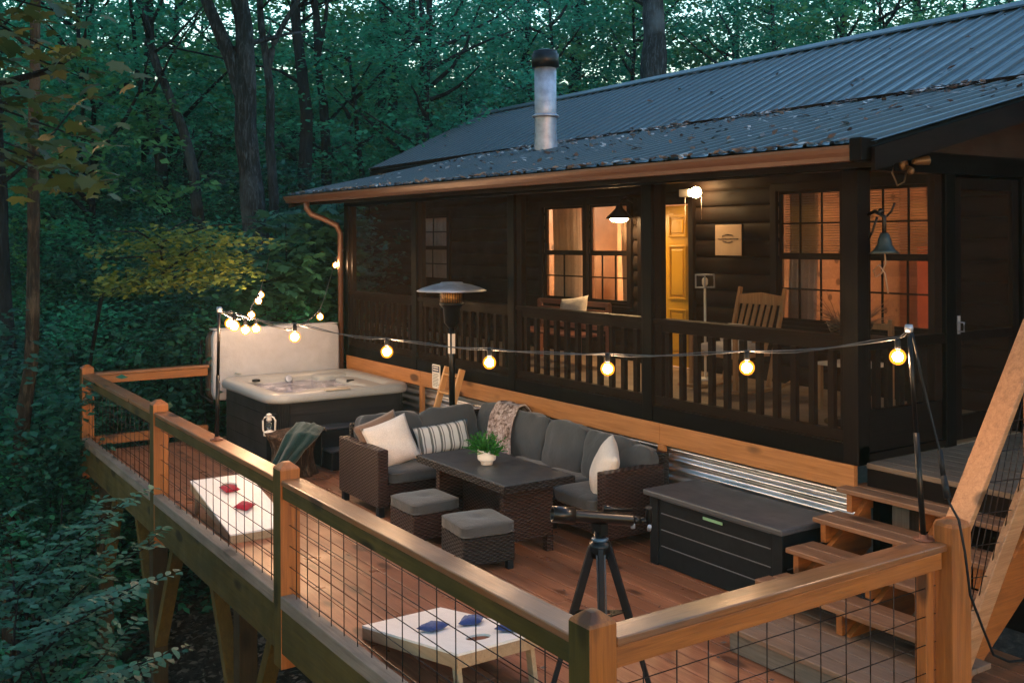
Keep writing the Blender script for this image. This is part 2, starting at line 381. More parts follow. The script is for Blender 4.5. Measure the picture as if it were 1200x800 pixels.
# ------------------------------------------------------------------ terrain
def ground_z(x, y):
    d = -0.8333 * x + 0.5528 * y
    lat = 0.5528 * x + 0.8333 * y
    z = -4.3
    if d > 9: z += (d - 9) * 0.30
    if d > 24: z += (d - 24) * 0.05
    z += 0.10 * max(0, lat - 1) * (1 if d < 25 else 1)
    z = min(z, 11)
    z += 0.35 * mnoise.noise(Vector((x * 0.16, y * 0.16, 3))) + 0.07 * mnoise.noise(Vector((x * 0.9, y * 0.9, 1)))
    # levelled under the cabin
    if -19.5 < x < 6 and y > 5.0:
        k = min(1, (y - 5.0) / 1.5, (x + 19.5) / 2.0); z = z * (1 - k) + min(z, -0.6) * k
    return z
def litter_mat():
    m, nt, out = new_mat('forest_floor'); b = bsdf(nt, out, 0.95, 0, 0.15)
    v = coords(nt); n = noise(nt, v, 9, 8, 0.75, 0.4); n2 = noise(nt, v, 0.6, 4)
    c = ramp(nt, n, [(0.38, (0.012, 0.011, 0.011)), (0.55, (0.035, 0.030, 0.028)), (0.7, (0.09, 0.08, 0.075))])
    c = mixc(nt, ramp(nt, n2, [(0.45, (0, 0, 0)), (0.65, (0.6, 0.6, 0.6))]), c, (0.012, 0.030, 0.020))
    nt.links.new(c, b.inputs['Base Color']); bump(nt, b, n, 1.0, 0.08); return m
g = MB()
X0, X1, Y0, Y1 = -75.0, 30.0, -40.0, 75.0; NG = 150
g.grid(lambda u, v: (X0 + (X1 - X0) * u, Y0 + (Y1 - Y0) * v, ground_z(X0 + (X1 - X0) * u, Y0 + (Y1 - Y0) * v)), NG, NG)
o = g.build('forest_ground', litter_mat(), origin=(0, 0, 0)); o['kind'] = 'structure'
far = MB().box((-400, -400, -9.2), (400, 400, -9)); o = far.build('valley_ground', M['leaf_low'], origin=(0, 0, 0)); o['kind'] = 'structure'

# ------------------------------------------------------------------ the deck
DX0, DX1, DY0, DY1 = -13.5, -3.24, 2.53, 6.10
deck = thing('wooden_deck', (-8.4, 4.3, -0.3), 'raised brown plank deck on tall timber posts in front of the cabin', 'deck')
b = MB(); y = DY0; k = 0
while y < DY1 - 0.02:
    x1 = DX1 if y < 4.95 else -2.3
    cuts = [DX0, DX0 + 2.2 + (k * 1.7) % 3.1, DX0 + 6.4 + (k * 2.3) % 2.4, x1]
    for i in range(3):
        j = random.uniform(-0.0015, 0.0015)
        b.box((cuts[i] + 0.002, y + 0.005, -0.034), (cuts[i + 1] - 0.002, min(y + 0.142, DY1), j))
    y += 0.145; k += 1
b.build('deck_boards', deckw(), deck, bevel=0.004)
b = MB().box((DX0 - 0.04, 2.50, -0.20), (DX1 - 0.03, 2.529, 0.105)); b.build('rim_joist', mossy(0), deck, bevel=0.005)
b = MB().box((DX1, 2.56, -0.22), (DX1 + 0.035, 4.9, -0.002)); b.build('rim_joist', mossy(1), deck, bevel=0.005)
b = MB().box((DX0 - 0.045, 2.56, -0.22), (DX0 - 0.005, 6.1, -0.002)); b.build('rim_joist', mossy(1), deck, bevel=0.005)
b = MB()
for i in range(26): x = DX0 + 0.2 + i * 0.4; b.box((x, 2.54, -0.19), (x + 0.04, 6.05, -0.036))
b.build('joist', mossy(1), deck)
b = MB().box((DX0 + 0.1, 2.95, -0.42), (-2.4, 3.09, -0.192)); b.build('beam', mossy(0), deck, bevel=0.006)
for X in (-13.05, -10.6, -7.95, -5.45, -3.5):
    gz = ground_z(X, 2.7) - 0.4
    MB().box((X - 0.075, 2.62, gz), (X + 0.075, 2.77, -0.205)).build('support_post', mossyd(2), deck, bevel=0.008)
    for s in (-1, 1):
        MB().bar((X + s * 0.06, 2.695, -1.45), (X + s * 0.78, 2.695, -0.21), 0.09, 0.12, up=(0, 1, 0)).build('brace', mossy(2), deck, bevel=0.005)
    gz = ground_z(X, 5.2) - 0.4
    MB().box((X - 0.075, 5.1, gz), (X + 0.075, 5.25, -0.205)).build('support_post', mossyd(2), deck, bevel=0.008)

PZ = 1.055
def rail_post(X, Y, parent, z0=-0.31, w=0.071, top=PZ):
    b = MB(); n = 4
    lp = lambda h, z: [(X - h, Y - h, z), (X + h, Y - h, z), (X + h, Y + h, z), (X - h, Y + h, z)]
    b.loft([lp(w, z0), lp(w, top - 0.012), lp(w - 0.006, top), lp(0.024, top + 0.034), lp(0.012, top + 0.036)], smooth=False)
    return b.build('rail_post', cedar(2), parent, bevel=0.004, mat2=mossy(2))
fr = thing('front_railing', (-8.4, 2.57, 0.1), 'long front deck railing with pointed posts, flat wooden cap and square wire mesh', 'railing')
PXS = (-13.47, -10.05, -6.70, -3.285)
for X in PXS: rail_post(X, 2.565, fr)
def wire_panel(parent, a, b_, z0, z1, ph=0.0, pitch=0.193, rows=0.142):
    a, b_ = Vector(a), Vector(b_); L = (b_ - a).length; d = (b_ - a) / L; w = MB()
    s = ph
    while s < L:
        p = a + d * s; w.tube([(p.x, p.y, z0), (p.x + random.uniform(-1, 1) * 0.002, p.y, z1)], 0.0032, 4); s += pitch
    z = z0 + 0.05
    while z < z1:
        w.tube([(a.x, a.y, z), ((a.x + b_.x) / 2, (a.y + b_.y) / 2, z + random.uniform(-1, 1) * 0.004), (b_.x, b_.y, z)], 0.0032, 4); z += rows
    return w.build('wire_mesh', M['wire'], parent)
for i in range(3):
    xa, xb = PXS[i] + 0.072, PXS[i + 1] - 0.072
    MB().box((xa, 2.50, 0.944), (xb, 2.645, 0.982)).build('rail_cap', capw(0), fr, bevel=0.007)
    MB().box((xa, 2.508, 0.853), (xb, 2.548, 0.942)).build('top_rail', mossy(0), fr, bevel=0.005)
    MB().box((xa, 2.49, 0.108), (xb, 2.585, 0.196)).build('bottom_rail', greyw(0), fr, bevel=0.007)
    wire_panel(fr, (xa, 2.56, 0), (xb, 2.56, 0), 0.19, 0.9, 0.08 + 0.02 * i)
rr_ = thing('side_railing', (-3.28, 3.8, 0.1), 'short right-hand railing with orange top rail and wire mesh beside the stairs', 'railing')
MB().box((-3.355, 2.64, 0.944), (-3.212, 4.93, 0.982)).build('rail_cap', capw(1), rr_, bevel=0.007)
MB().box((-3.262, 2.64, 0.853), (-3.222, 4.86, 0.942)).build('top_rail', cedar(1), rr_, bevel=0.005)
MB().box((-3.33, 2.64, 0.02), (-3.24, 4.9, 0.105)).build('bottom_rail', greyw(1), rr_, bevel=0.006)
MB().box((-3.34, 4.79, 0.0), (-3.27, 4.86, 0.94)).build('stud', cedar(2), rr_, bevel=0.005)
wire_panel(rr_, (-3.275, 2.66, 0), (-3.275, 4.88, 0), 0.1, 0.9, 0.17, 0.188, 0.15)
b = MB(); X, Y = -3.235, 4.97
def octo(h, z, c=0.35): 
    q = h * (1 - c); return [(X + a, Y + e, z) for a, e in ((-q, -h), (q, -h), (h, -q), (h, q), (q, h), (-q, h), (-h, q), (-h, -q))]
b.loft([octo(0.078, -0.3), octo(0.078, 1.07), octo(0.070, 1.088), octo(0.035, 1.105)], smooth=False)
b.build('corner_post', cedar(2), rr_, bevel=0.004)
lr = thing('end_railing', (-13.5, 3.4, 0.1), 'far left end railing with bright orange rails running to the hot tub', 'railing')
MB().box((-13.56, 2.645, 0.944), (-13.42, 4.08, 0.982)).build('rail_cap', capw(1), lr, bevel=0.007)
MB().box((-13.46, 2.645, 0.845), (-13.425, 4.06, 0.942)).build('top_rail', cedar(1), lr, bevel=0.005)
MB().box((-13.5, 2.645, 0.08), (-13.41, 4.06, 0.19)).build('bottom_rail', cedar(1), lr, bevel=0.006)

# ------------------------------------------------------------------ stairs up to the landing
st = thing('wooden_stairs', (-4.1, 5.3, 0), 'open wooden stairs of double plank treads climbing to the cabin landing', 'stairs')
for zf, yf in ((0.833, 5.94), (0.667, 5.66), (0.5, 5.38), (0.333, 5.10)):
    b = MB()
    for j in range(2):
        dx = random.uniform(-0.015, 0.015)
        b.box((-4.76 + dx, yf + j * 0.145, zf - 0.036), (-3.47 + dx, yf + j * 0.145 + 0.139, zf + random.uniform(-0.001, 0.001)))
    b.build('tread', treadw(), st, bevel=0.007)
    for X in (-4.70, -4.12, -3.56):
        MB().box((X, yf + 0.02, zf - 0.165), (X + 0.045, yf + 0.27, zf - 0.038)).build('tread_block', cedar(1), st, bevel=0.004)
b = MB()
for j in range(6): b.box((-4.63, 4.66 + j * 0.142, 0.133), (-3.34, 4.66 + j * 0.142 + 0.137, 0.167))
b.build('bottom_step', wood('step_grey', 0, (0.115, 0.070, 0.046), (0.25, 0.165, 0.115), 0.55, stain=((0.07, 0.06, 0.05), 0.5)), st, bevel=0.006)
MB().box((-4.60, 4.69, 0.003), (-3.36, 4.73, 0.131)).build('riser', greyw(0), st, bevel=0.004)
MB().box((-4.61, 4.74, 0.003), (-4.57, 5.5, 0.131)).build('riser', greyw(1), st, bevel=0.004)
for X in (-4.652, -4.07, -3.51):
    b = MB().prism([(5.12, 0.01), (5.5, 0.01), (6.12, 0.42), (6.12, 0.79), (5.98, 0.66), (5.7, 0.50), (5.42, 0.33), (5.14, 0.17)], 0, X, X + 0.04)
    b.build('stringer', cedar(1), st, bevel=0.003)
ld = thing('landing', (-3.7, 7.4, 0.8), 'weathered plank landing outside the screen door at the top of the stairs', 'landing')
b = MB()
y = 6.13
while y < 8.75: b.box((-4.66, y, 0.962), (-2.2, y + 0.137, 1.0 + random.uniform(-0.001, 0.001))); y += 0.142
b.build('deck_boards', wood('landing_grey', 0, (0.085, 0.058, 0.040), (0.21, 0.15, 0.108), 0.6, knots=False, board=(1, 0.142), bscale=0.35), ld, bevel=0.005)
MB().box((-4.66, 6.14, 0.80), (-2.2, 6.18, 0.958)).build('rim_joist', porchw(0), ld, bevel=0.004)
for X in (-4.5, -3.3, -2.4): MB().box((X, 6.2, -0.03), (X + 0.14, 6.34, 0.958)).build('support_post', greyw(2), ld, bevel=0.004)
MB().box((-4.6, 6.5, 0.0), (-2.2, 6.54, 0.95)).build('skirt_board', porchw(0), ld)
sr = thing('stair_railing', (-3.35, 5.6, 0.6), 'steep sloping handrail board with diamond wire mesh beside the stairs', 'railing')
MB().bar((-3.345, 5.12, 0.905), (-3.385, 6.08, 2.10), 0.15, 0.042, up=(0, -0.8, 0.6)).build('handrail', wood('hand', 1, (0.21, 0.10, 0.042), (0.42, 0.22, 0.105), 0.5), sr, bevel=0.006)
MB().bar((-3.33, 5.08, 0.06), (-3.36, 6.15, 1.42), 0.045, 0.13, up=(0, -0.8, 0.6)).build('lower_rail', wood('hand', 1, (0.21, 0.10, 0.042), (0.42, 0.22, 0.105), 0.5), sr, bevel=0.006)
MB().box((-3.44, 6.02, 0.95), (-3.30, 6.16, 1.955)).build('newel_post', cedar(2), sr, bevel=0.005)
w = MB()
p0, p1, q0, q1 = Vector((-3.345, 5.14, 0.88)), Vector((-3.38, 6.05, 2.02)), Vector((-3.34, 5.10, 0.16)), Vector((-3.36, 6.05, 1.34))
for i in range(-4, 8):
    t0, t1 = i / 7, (i + 4) / 7
    for (a0, a1, c0, c1) in ((p0, p1, q0, q1), (q0, q1, p0, p1)):
        A, B = a0.lerp(a1, t0), c0.lerp(c1, t1)
        lo, hi = max(0, (-t0) / (t1 - t0)), min(1, (1 - t0) / (t1 - t0))
        if hi > lo: w.tube([A.lerp(B, lo), A.lerp(B, hi)], 0.003, 4)
w.build('wire_mesh', M['wire'], sr)
# ------------------------------------------------------------------ the cabin
YW, FZ = 6.10, 1.0            # porch front, porch floor
WY = 8.80                     # log wall behind the porch
cab = thing('log_cabin', (-9.0, 9.0, 0.0), 'dark log cabin with grey ribbed metal roof and screened porch', 'cabin')
PP = (-13.40, -11.35, -9.13, -6.92, -4.72)
def ribbed(xa, xb, e0, e1, tilt=0.0, pitch=0.229, h=0.024):
    """ribbed sheet from eave point e0=(y,z) to e1"""
    xs = []; x = xa
    while x < xb:
        xs += [(x, 0), (x + 0.012, h), (x + 0.034, h), (x + 0.046, 0), (x + 0.12, 0.0), (x + 0.125, 0.004), (x + 0.13, 0.0)]; x += pitch
    b = MB(); NS = 6
    for (y0, z0), (y1, z1), base in ((e0, e1, 0),):
        vs = []
        for k in range(NS + 1):
            t = k / NS
            for x, dz in xs:
                zz = z0 + (z1 - z0) * t + dz + tilt * (-x - 4.2) * (1 - t); vs.append((x, y0 + (y1 - y0) * t, zz))
        n = len(xs)
        b.add(vs, [(k * n + i, k * n + i + 1, (k + 1) * n + i + 1, (k + 1) * n + i) for k in range(NS) for i in range(n - 1)])
        vs = [(xs[0][0], y0, z0 - 0.035 + tilt * (-xs[0][0] - 4.2)), (xs[-1][0], y0, z0 - 0.035 + tilt * (-xs[-1][0] - 4.2)), (xs[-1][0], y1, z1 - 0.035), (xs[0][0], y1, z1 - 0.035)]
        b.add(vs, [(0, 1, 2, 3)])
    return b
EY, EZ, BY, BZ, RY, RZ = 5.55, 3.235, 8.80, 4.02, 11.5, 5.31
TILT = 0.006
ribbed(-14.35, -4.15, (EY, EZ), (BY, BZ), TILT).build('porch_roof', M['roof'], cab, recalc=False)
mr = ribbed(-18.4, -0.9, (BY - 0.03, BZ + 0.005), (RY, RZ)).build('main_roof', M['roof'], cab, recalc=False)
ribbed(-18.4, -0.9, (14.4, 4.0), (RY, RZ)).build('main_roof', M['roof'], cab, recalc=False)
MB().prism([(RY - 0.17, RZ - 0.045), (RY - 0.16, RZ - 0.02), (RY, RZ + 0.065), (RY + 0.16, RZ - 0.02), (RY + 0.17, RZ - 0.045), (RY, RZ + 0.03)], 0, -18.42, -0.9).build('ridge_cap', M['roof'], mr)
# verge boards and soffit
def sl(x): return TILT * (-x - 4.2)
for xx in (-14.36, -4.17):
    b = MB(); s = sl(xx); b.add([(xx, EY, EZ - 0.19 + s), (xx, EY, EZ - 0.04 + s), (xx, BY, BZ - 0.04), (xx, BY, BZ - 0.2), (xx + 0.03, EY, EZ - 0.19 + s), (xx + 0.03, EY, EZ - 0.04 + s), (xx + 0.03, BY, BZ - 0.04), (xx + 0.03, BY, BZ - 0.2)],
        [(0, 1, 2, 3), (7, 6, 5, 4), (0, 4, 5, 1), (1, 5, 6, 2), (2, 6, 7, 3), (3, 7, 4, 0)]); b.build('verge_board', porchw(1), cab)
b = MB(); b.add([(-18.38, BY, BZ - 0.08), (-18.38, BY, BZ - 0.02), (-18.38, RY, RZ - 0.02), (-18.38, RY, RZ - 0.08), (-18.35, BY, BZ - 0.08), (-18.35, BY, BZ - 0.02), (-18.35, RY, RZ - 0.02), (-18.35, RY, RZ - 0.08)],
        [(0, 1, 2, 3), (7, 6, 5, 4), (0, 4, 5, 1), (1, 5, 6, 2), (2, 6, 7, 3), (3, 7, 4, 0)]); b.build('verge_board', porchw(1), cab)
b = MB()
for i in range(26):
    x = -14.2 + i * 0.4; s = sl(x)
    b.add([(x, EY + 0.12, EZ - 0.15 + s), (x, EY + 0.12, EZ - 0.045 + s), (x, BY, BZ - 0.045), (x, BY, BZ - 0.17), (x + 0.04, EY + 0.12, EZ - 0.15 + s), (x + 0.04, EY + 0.12, EZ - 0.045 + s), (x + 0.04, BY, BZ - 0.045), (x + 0.04, BY, BZ - 0.17)],
        [(0, 1, 2, 3), (7, 6, 5, 4), (0, 4, 5, 1), (1, 5, 6, 2), (2, 6, 7, 3), (3, 7, 4, 0)])
b.build('rafter', porchw(1), cab)
def tlt(p): return Vector((p.x, p.y, p.z + sl(p.x)))
MB().box((-14.3, EY + 0.075, EZ - 0.16), (-4.2, EY + 0.11, EZ - 0.045)).xf(tlt).build('fascia', porchw(0), cab)
g = MB().prism([(5.475, 3.215), (5.475, 3.195), (5.49, 3.17), (5.51, 3.145), (5.515, 3.115), (5.60, 3.115), (5.60, 3.215), (5.585, 3.215), (5.585, 3.13), (5.53, 3.13), (5.49, 3.195), (5.487, 3.215)], 0, -14.38, -4.28)
g.xf(tlt).build('gutter', M['gutter'], cab)
MB().box((-4.275, 5.46, 3.105), (-4.18, 5.64, 3.26)).build('gutter_cap', darkw(1), cab, bevel=0.01)
MB().tube([(-13.68, 5.56, 3.17), (-13.68, 5.56, 3.08), (-13.66, 5.62, 3.0), (-13.58, 5.78, 2.93), (-13.50, 5.94, 2.84), (-13.48, 5.99, 2.72), (-13.48, 5.99, 0.6)], 0.042, 8).build('downspout', M['gutter'], cab)
# leaves caught in the gutter line are separate; frame of the porch
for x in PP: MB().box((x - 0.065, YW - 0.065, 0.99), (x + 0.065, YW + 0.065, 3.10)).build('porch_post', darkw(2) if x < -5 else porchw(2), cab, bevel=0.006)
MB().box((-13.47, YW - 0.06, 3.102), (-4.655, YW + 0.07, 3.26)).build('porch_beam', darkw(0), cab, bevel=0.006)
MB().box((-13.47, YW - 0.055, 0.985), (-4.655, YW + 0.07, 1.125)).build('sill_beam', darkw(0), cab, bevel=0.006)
for xa, xb in ((-13.42, -11.2), (-11.197, -6.77), (-6.767, -4.70)):
    MB().box((xa, YW - 0.055, 0.80), (xb, YW - 0.012, 0.983)).build('skirt_board', skirtw(0), cab, bevel=0.004)
for x in (-13.42, -11.24, -9.1, -6.80): MB().box((x, YW - 0.05, 0.0), (x + 0.085, YW - 0.012, 0.799)).build('batten', skirtw(2), cab, bevel=0.004)
b = MB(); nz = 96
b.grid(lambda u, v: (-13.45 + 8.75 * u, YW + 0.02 + 0.014 * math.sin(v * 0.82 / 0.0865 * 2 * PI), 0.0 + v * 0.82), 40, nz * 2).build('corrugated_skirting', M['galv'], cab, recalc=False)
MB().box((-4.66, YW + 0.1, -0.4), (-4.6, 8.8, 0.95)).build('skirting', darkw(1), cab)
# porch floor
b = MB(); y = YW + 0.08
while y < WY - 0.02: b.box((-18.3 if y > 8.0 else -13.38, y, 0.965), (-4.68, y + 0.135, 1.0)); y += 0.14
b.build('porch_floor', wood('porch_floor', 0, (0.16, 0.11, 0.075), (0.28, 0.20, 0.14), 0.5, knots=False), cab)
# railings inside the screen
for i in range(4):
    xa, xb = PP[i] + 0.067, PP[i + 1] - 0.067
    b = MB().box((xa, YW - 0.05, 1.865), (xb, YW + 0.075, 1.905)).box((xa, YW - 0.02, 1.79), (xb, YW + 0.02, 1.863)).box((xa, YW - 0.03, 1.14), (xb, YW + 0.03, 1.215))
    b.box((xa, YW - 0.052, 1.127), (xb, YW + 0.052, 1.139)).box((xa, YW - 0.03, 1.216), (xa + 0.09, YW + 0.03, 3.1)).box((xb - 0.05, YW - 0.03, 1.216), (xb, YW + 0.03, 3.1))
    rl = b.build('porch_railing', porchw(0), cab, bevel=0.003)
    n = 11
    for j in range(n):
        x = xa + 0.18 + (xb - xa - 0.3) * j / (n - 1) - 0.02
        MB().box((x - 0.026, YW - 0.026, 1.216), (x + 0.026, YW + 0.016, 1.789)).build('baluster', porchw(2), rl)
    b = MB(); b.grid(lambda u, v: (xa + (xb - xa) * u, YW - 0.062 + 0.004 * math.sin(u * 9 + v * 5), 1.13 + 1.965 * v), 8, 8).build('insect_screen', M['screen'], cab, recalc=False)
# right-hand side of the porch: screened bay, post and screen door
XS = -4.72
for yy in (7.16, 8.22): MB().box((XS - 0.065, yy - 0.065, 0.99), (XS + 0.065, yy + 0.065, 3.10)).build('porch_post', darkw(2), cab, bevel=0.006)
MB().box((XS - 0.065, YW + 0.072, 3.102), (XS + 0.065, WY, 3.26)).build('porch_beam', darkw(1), cab)
b = MB().add([(XS, YW, 3.26), (XS, WY, 3.26), (XS, WY, BZ - 0.04), (XS, YW - 0.0, EZ + (BZ - EZ) * (YW - EY) / (BY - EY) - 0.04)], [(0, 1, 2, 3)]); b.build('gable_panel', wood('gable', 1, (0.010, 0.005, 0.003), (0.022, 0.011, 0.006), 0.7, knots=False), cab, recalc=False)
b = MB().box((XS - 0.02, YW + 0.067, 1.06), (XS + 0.03, 7.09, 1.36)).box((XS - 0.04, YW + 0.067, 1.80), (XS + 0.055, 7.09, 1.875)).box((XS - 0.03, YW + 0.067, 1.002), (XS + 0.06, 7.09, 1.058)).box((XS - 0.03, YW + 0.067, 1.361), (XS + 0.03, YW + 0.13, 3.1)).box((XS - 0.03, 7.0, 1.361), (XS + 0.03, 7.09, 3.1))
rl = b.build('porch_railing', porchw(1), cab, bevel=0.003)
for j in range(6):
    yy = YW + 0.2 + j * 0.14; MB().box((XS - 0.02, yy, 1.361), (XS + 0.015, yy + 0.06, 1.799)).build('baluster', porchw(2), rl)
MB().grid(lambda u, v: (XS + 0.034, YW + 0.07 + 1.02 * u, 1.37 + 1.73 * v), 2, 2).build('insect_screen', M['screen'], cab, recalc=False)
b = MB().box((XS + 0.0, 7.24, 1.03), (XS + 0.04, 7.33, 3.08)).box((XS, 8.05, 1.03), (XS + 0.04, 8.14, 3.08)).box((XS, 7.331, 2.99), (XS + 0.04, 8.049, 3.08)).box((XS, 7.331, 1.03), (XS + 0.04, 8.049, 1.22)).box((XS, 7.331, 1.80), (XS + 0.04, 8.049, 1.87))
sd = b.build('screen_door', porchw(2), cab, bevel=0.003)
MB().grid(lambda u, v: (XS + 0.02, 7.33 + 0.72 * u, 1.22 + 1.78 * v), 2, 2).build('insect_screen', M['screen'], sd, recalc=False)
MB().box((XS + 0.041, 7.27, 1.86), (XS + 0.05, 7.30, 2.0)).tube([(XS + 0.05, 7.285, 1.95), (XS + 0.09, 7.285, 1.95), (XS + 0.09, 7.285, 1.88), (XS + 0.05, 7.285, 1.88)], 0.008, 6).build('handle', M['steel'], sd)
# log wall
OP = [(-16.35, -15.2, 1.93, 3.05), (-12.35, -11.36, 1.76, 3.10), (-11.26, -10.40, 1.76, 3.10), (-10.10, -9.22, 1.0, 3.05), (-7.82, -6.94, 1.70, 3.14), (-6.76, -5.88, 1.70, 3.14)]
lw = MB(); zz = sorted(set([round(1.0 + i * 0.02, 3) for i in range(154)]))
for z0, z1 in zip(zz[:-1], zz[1:]):
    zm = (z0 + z1) / 2
    def yb(z): t = ((z - 1.0) % 0.2) / 0.2; return WY - 0.038 * math.sqrt(max(0, 1 - (2 * t - 1) ** 2))
    t0, t1 = yb(z0 + 1e-4), yb(z1 - 1e-4)
    xs = -18.3
    iv = sorted([(a, c) for a, c, p, q in OP if p <= zm <= q])
    for a, c in iv + [(-1.5, -1.5)]:
        if a > xs: lw.add([(xs, t0, z0), (a, t0, z0), (a, t1, z1), (xs, t1, z1)], [(0, 1, 2, 3)], True)
        xs = c
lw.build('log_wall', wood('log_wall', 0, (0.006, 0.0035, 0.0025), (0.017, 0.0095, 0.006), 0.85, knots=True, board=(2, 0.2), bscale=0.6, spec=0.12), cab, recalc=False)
MB().box((-18.3, WY + 0.02, 0.0), (-18.2, 14.2, 4.0)).build('end_wall', porchw(1), cab)
MB().add([(-18.25, WY, 3.9), (-18.25, 14.3, 3.9), (-18.25, RY, RZ - 0.1)], [(0, 1, 2)]).build('end_gable', porchw(1), cab, recalc=False)
MB().box((-18.3, 14.1, 0.0), (-1.0, 14.2, 4.0)).build('rear_wall', porchw(0), cab)
# rooms behind the windows
def room(xa, xb, mat):
    b = MB(); z0, z1, y0, y1 = 1.0, 3.75, WY + 0.012, 12.4
    b.add([(xa, y0, z0), (xb, y0, z0), (xb, y1, z0), (xa, y1, z0), (xa, y0, z1), (xb, y0, z1), (xb, y1, z1), (xa, y1, z1)], [(0, 1, 2, 3), (7, 6, 5, 4), (3, 2, 6, 7), (1, 5, 6, 2), (0, 3, 7, 4)])
    # front wall inside, cut round the openings
    xs = [xa] + [v for a, c, p, q in OP if a > xa and c < xb for v in (a, c)] + [xb]
    for i in range(0, len(xs), 2): b.box((xs[i], y0 - 0.004, z0), (xs[i + 1], y0 + 0.05, z1))
    for a, c, p, q in OP:
        if a > xa and c < xb: b.box((a, y0 - 0.004, q), (c, y0 + 0.05, z1)).box((a, y0 - 0.004, z0 + 0.001), (c, y0 + 0.05, max(p, z0 + 0.002)))
    b.build('room', mat, cab)
room(-18.1, -12.9, M['interior']); room(-12.85, -8.9, M['interior']); room(-8.85, -3.0, M['interior'])
def window(a, c, p, q, cols, top=True, rows=2):
    b = MB(); y0 = WY - 0.075; w = 0.085
    b.box((a - w, y0, p - w), (a, y0 + 0.05, q + w)).box((c, y0, p - w), (c + w, y0 + 0.05, q + w)).box((a, y0, q), (c, y0 + 0.05, q + w)).box((a - w - 0.02, y0 - 0.03, p - w), (c + w + 0.02, y0 + 0.049, p - w + 0.04)).box((a, y0, p - w + 0.041), (c, y0 + 0.05, p))
    zm = (p + q) / 2; ys = WY - 0.02
    f = b.build('window_frame', porchw(2), cab, bevel=0.003)
    for lo, hi, dy, mun in ((zm, q, 0.0, top), (p, zm, -0.018, True)):
        s = MB(); t = 0.034
        s.box((a, ys + dy, lo), (a + t, ys + dy + 0.03, hi)).box((c - t, ys + dy, lo), (c, ys + dy + 0.03, hi)).box((a + t, ys + dy, hi - t), (c - t, ys + dy + 0.03, hi)).box((a + t, ys + dy, lo), (c - t, ys + dy + 0.03, lo + t))
        if mun:
            for k in range(1, cols): x = a + (c - a) * k / cols; s.box((x - 0.009, ys + dy + 0.004, lo + t), (x + 0.009, ys + dy + 0.02, hi - t))
            z = (lo + hi) / 2; s.box((a + t, ys + dy + 0.0045, z - 0.009), (c - t, ys + dy + 0.0195, z + 0.009))
        s.build('sash', porchw(2), f)
        MB().add([(a, ys + dy + 0.012, lo), (c, ys + dy + 0.012, lo), (c, ys + dy + 0.012, hi), (a, ys + dy + 0.012, hi)], [(0, 1, 2, 3)]).build('pane', M['glass'], f, recalc=False)
    return f
def curtain(f, a, c, p, q, mat, amp=0.025, n=9):
    MB().grid(lambda u, v: (a + (c - a) * u + 0.02 * math.sin(v * 4 + a), WY + 0.12 + amp * math.sin(u * n * 2 * PI) + 0.01 * math.sin(u * 31), p + (q - p) * v), 110, 4).build('curtain', mat, f, recalc=False)
def blind(f, a, c, p, q):
    b = MB(); z = p
    while z < q:
        b.add([(a, WY + 0.055, z), (c, WY + 0.055, z), (c, WY + 0.075, z + 0.011), (a, WY + 0.075, z + 0.011)], [(0, 1, 2, 3)]); z += 0.027
    b.build('blind', plain('blind_slat', (0.45, 0.33, 0.22), 0.6), f, recalc=False)
f = window(*OP[0], 2); curtain(f, OP[0][0], OP[0][1], OP[0][2] - 0.1, OP[0][3], M['curtain_grey'])
f = window(*OP[1], 2, top=False); curtain(f, -12.33, -11.62, 1.6, 3.15, M['curtain'])
f = window(*OP[2], 3, top=False); curtain(f, -10.72, -10.42, 1.6, 3.15, M['curtain'], n=5)
MB().box((-11.35, WY - 0.08, 1.68), (-11.265, WY - 0.02, 3.18)).build('mullion', porchw(2), f)
f = window(*OP[4], 3); curtain(f, -7.80, -7.40, 1.6, 3.15, M['curtain_grey'], n=5); blind(f, -7.81, -6.95, 2.42, 3.13)
f = window(*OP[5], 3); curtain(f, -6.05, -5.89, 1.6, 3.15, M['curtain_grey'], n=3); blind(f, -6.75, -5.89, 2.42, 3.13)
# dresser-like dark shutter inside the left room and a chair back, seen through the glass
MB().box((-13.0 + 0.35, 12.1, 1.0), (-11.6, 12.39, 3.2)).build('interior_door', plain('inner_brown', (0.10, 0.045, 0.02), 0.5), cab)
MB().box((-8.3, 12.0, 1.0), (-7.4, 12.38, 2.5)).build('cupboard', plain('inner_red', (0.25, 0.07, 0.04), 0.5), cab)
MB().box((-10.9, 12.0, 1.9), (-10.2, 12.39, 2.7)).build('wall_shelf', plain('inner_red', (0.25, 0.07, 0.04), 0.5), cab)
MB().box((-13.0, 12.36, 2.0), (-12.85, 12.39, 2.6)).build('picture', plain('ink', (0.06, 0.06, 0.07), 0.6), cab)
MB().box((-7.0, 12.36, 2.1), (-6.3, 12.39, 2.8)).build('picture', plain('inner_brown', (0.10, 0.045, 0.02), 0.5), cab)
MB().box((-12.845, 9.85, 1.3), (-12.80, 10.55, 3.15)).build('louvre_door', plain('inner_brown', (0.10, 0.045, 0.02), 0.5), cab)
MB().lathe([(0.05, 1.9), (0.02, 1.95), (0.02, 2.2)], (-12.2, 10.4, 0), 10).build('table_lamp', M['black_metal'], cab)
MB().lathe([(0.09, 2.2), (0.06, 2.36)], (-12.2, 10.4, 0), 14).build('lamp_shade', M['lamp_soft'], cab)
MB().box((-6.9, 11.2, 1.0), (-5.6, 11.8, 1.85)).build('sideboard', plain('inner_brown', (0.10, 0.045, 0.02), 0.5), cab)
MB().lathe([(0.09, 2.05), (0.06, 2.2)], (-7.3, 11.3, 0), 14).build('lamp_shade', M['lamp_soft'], cab)
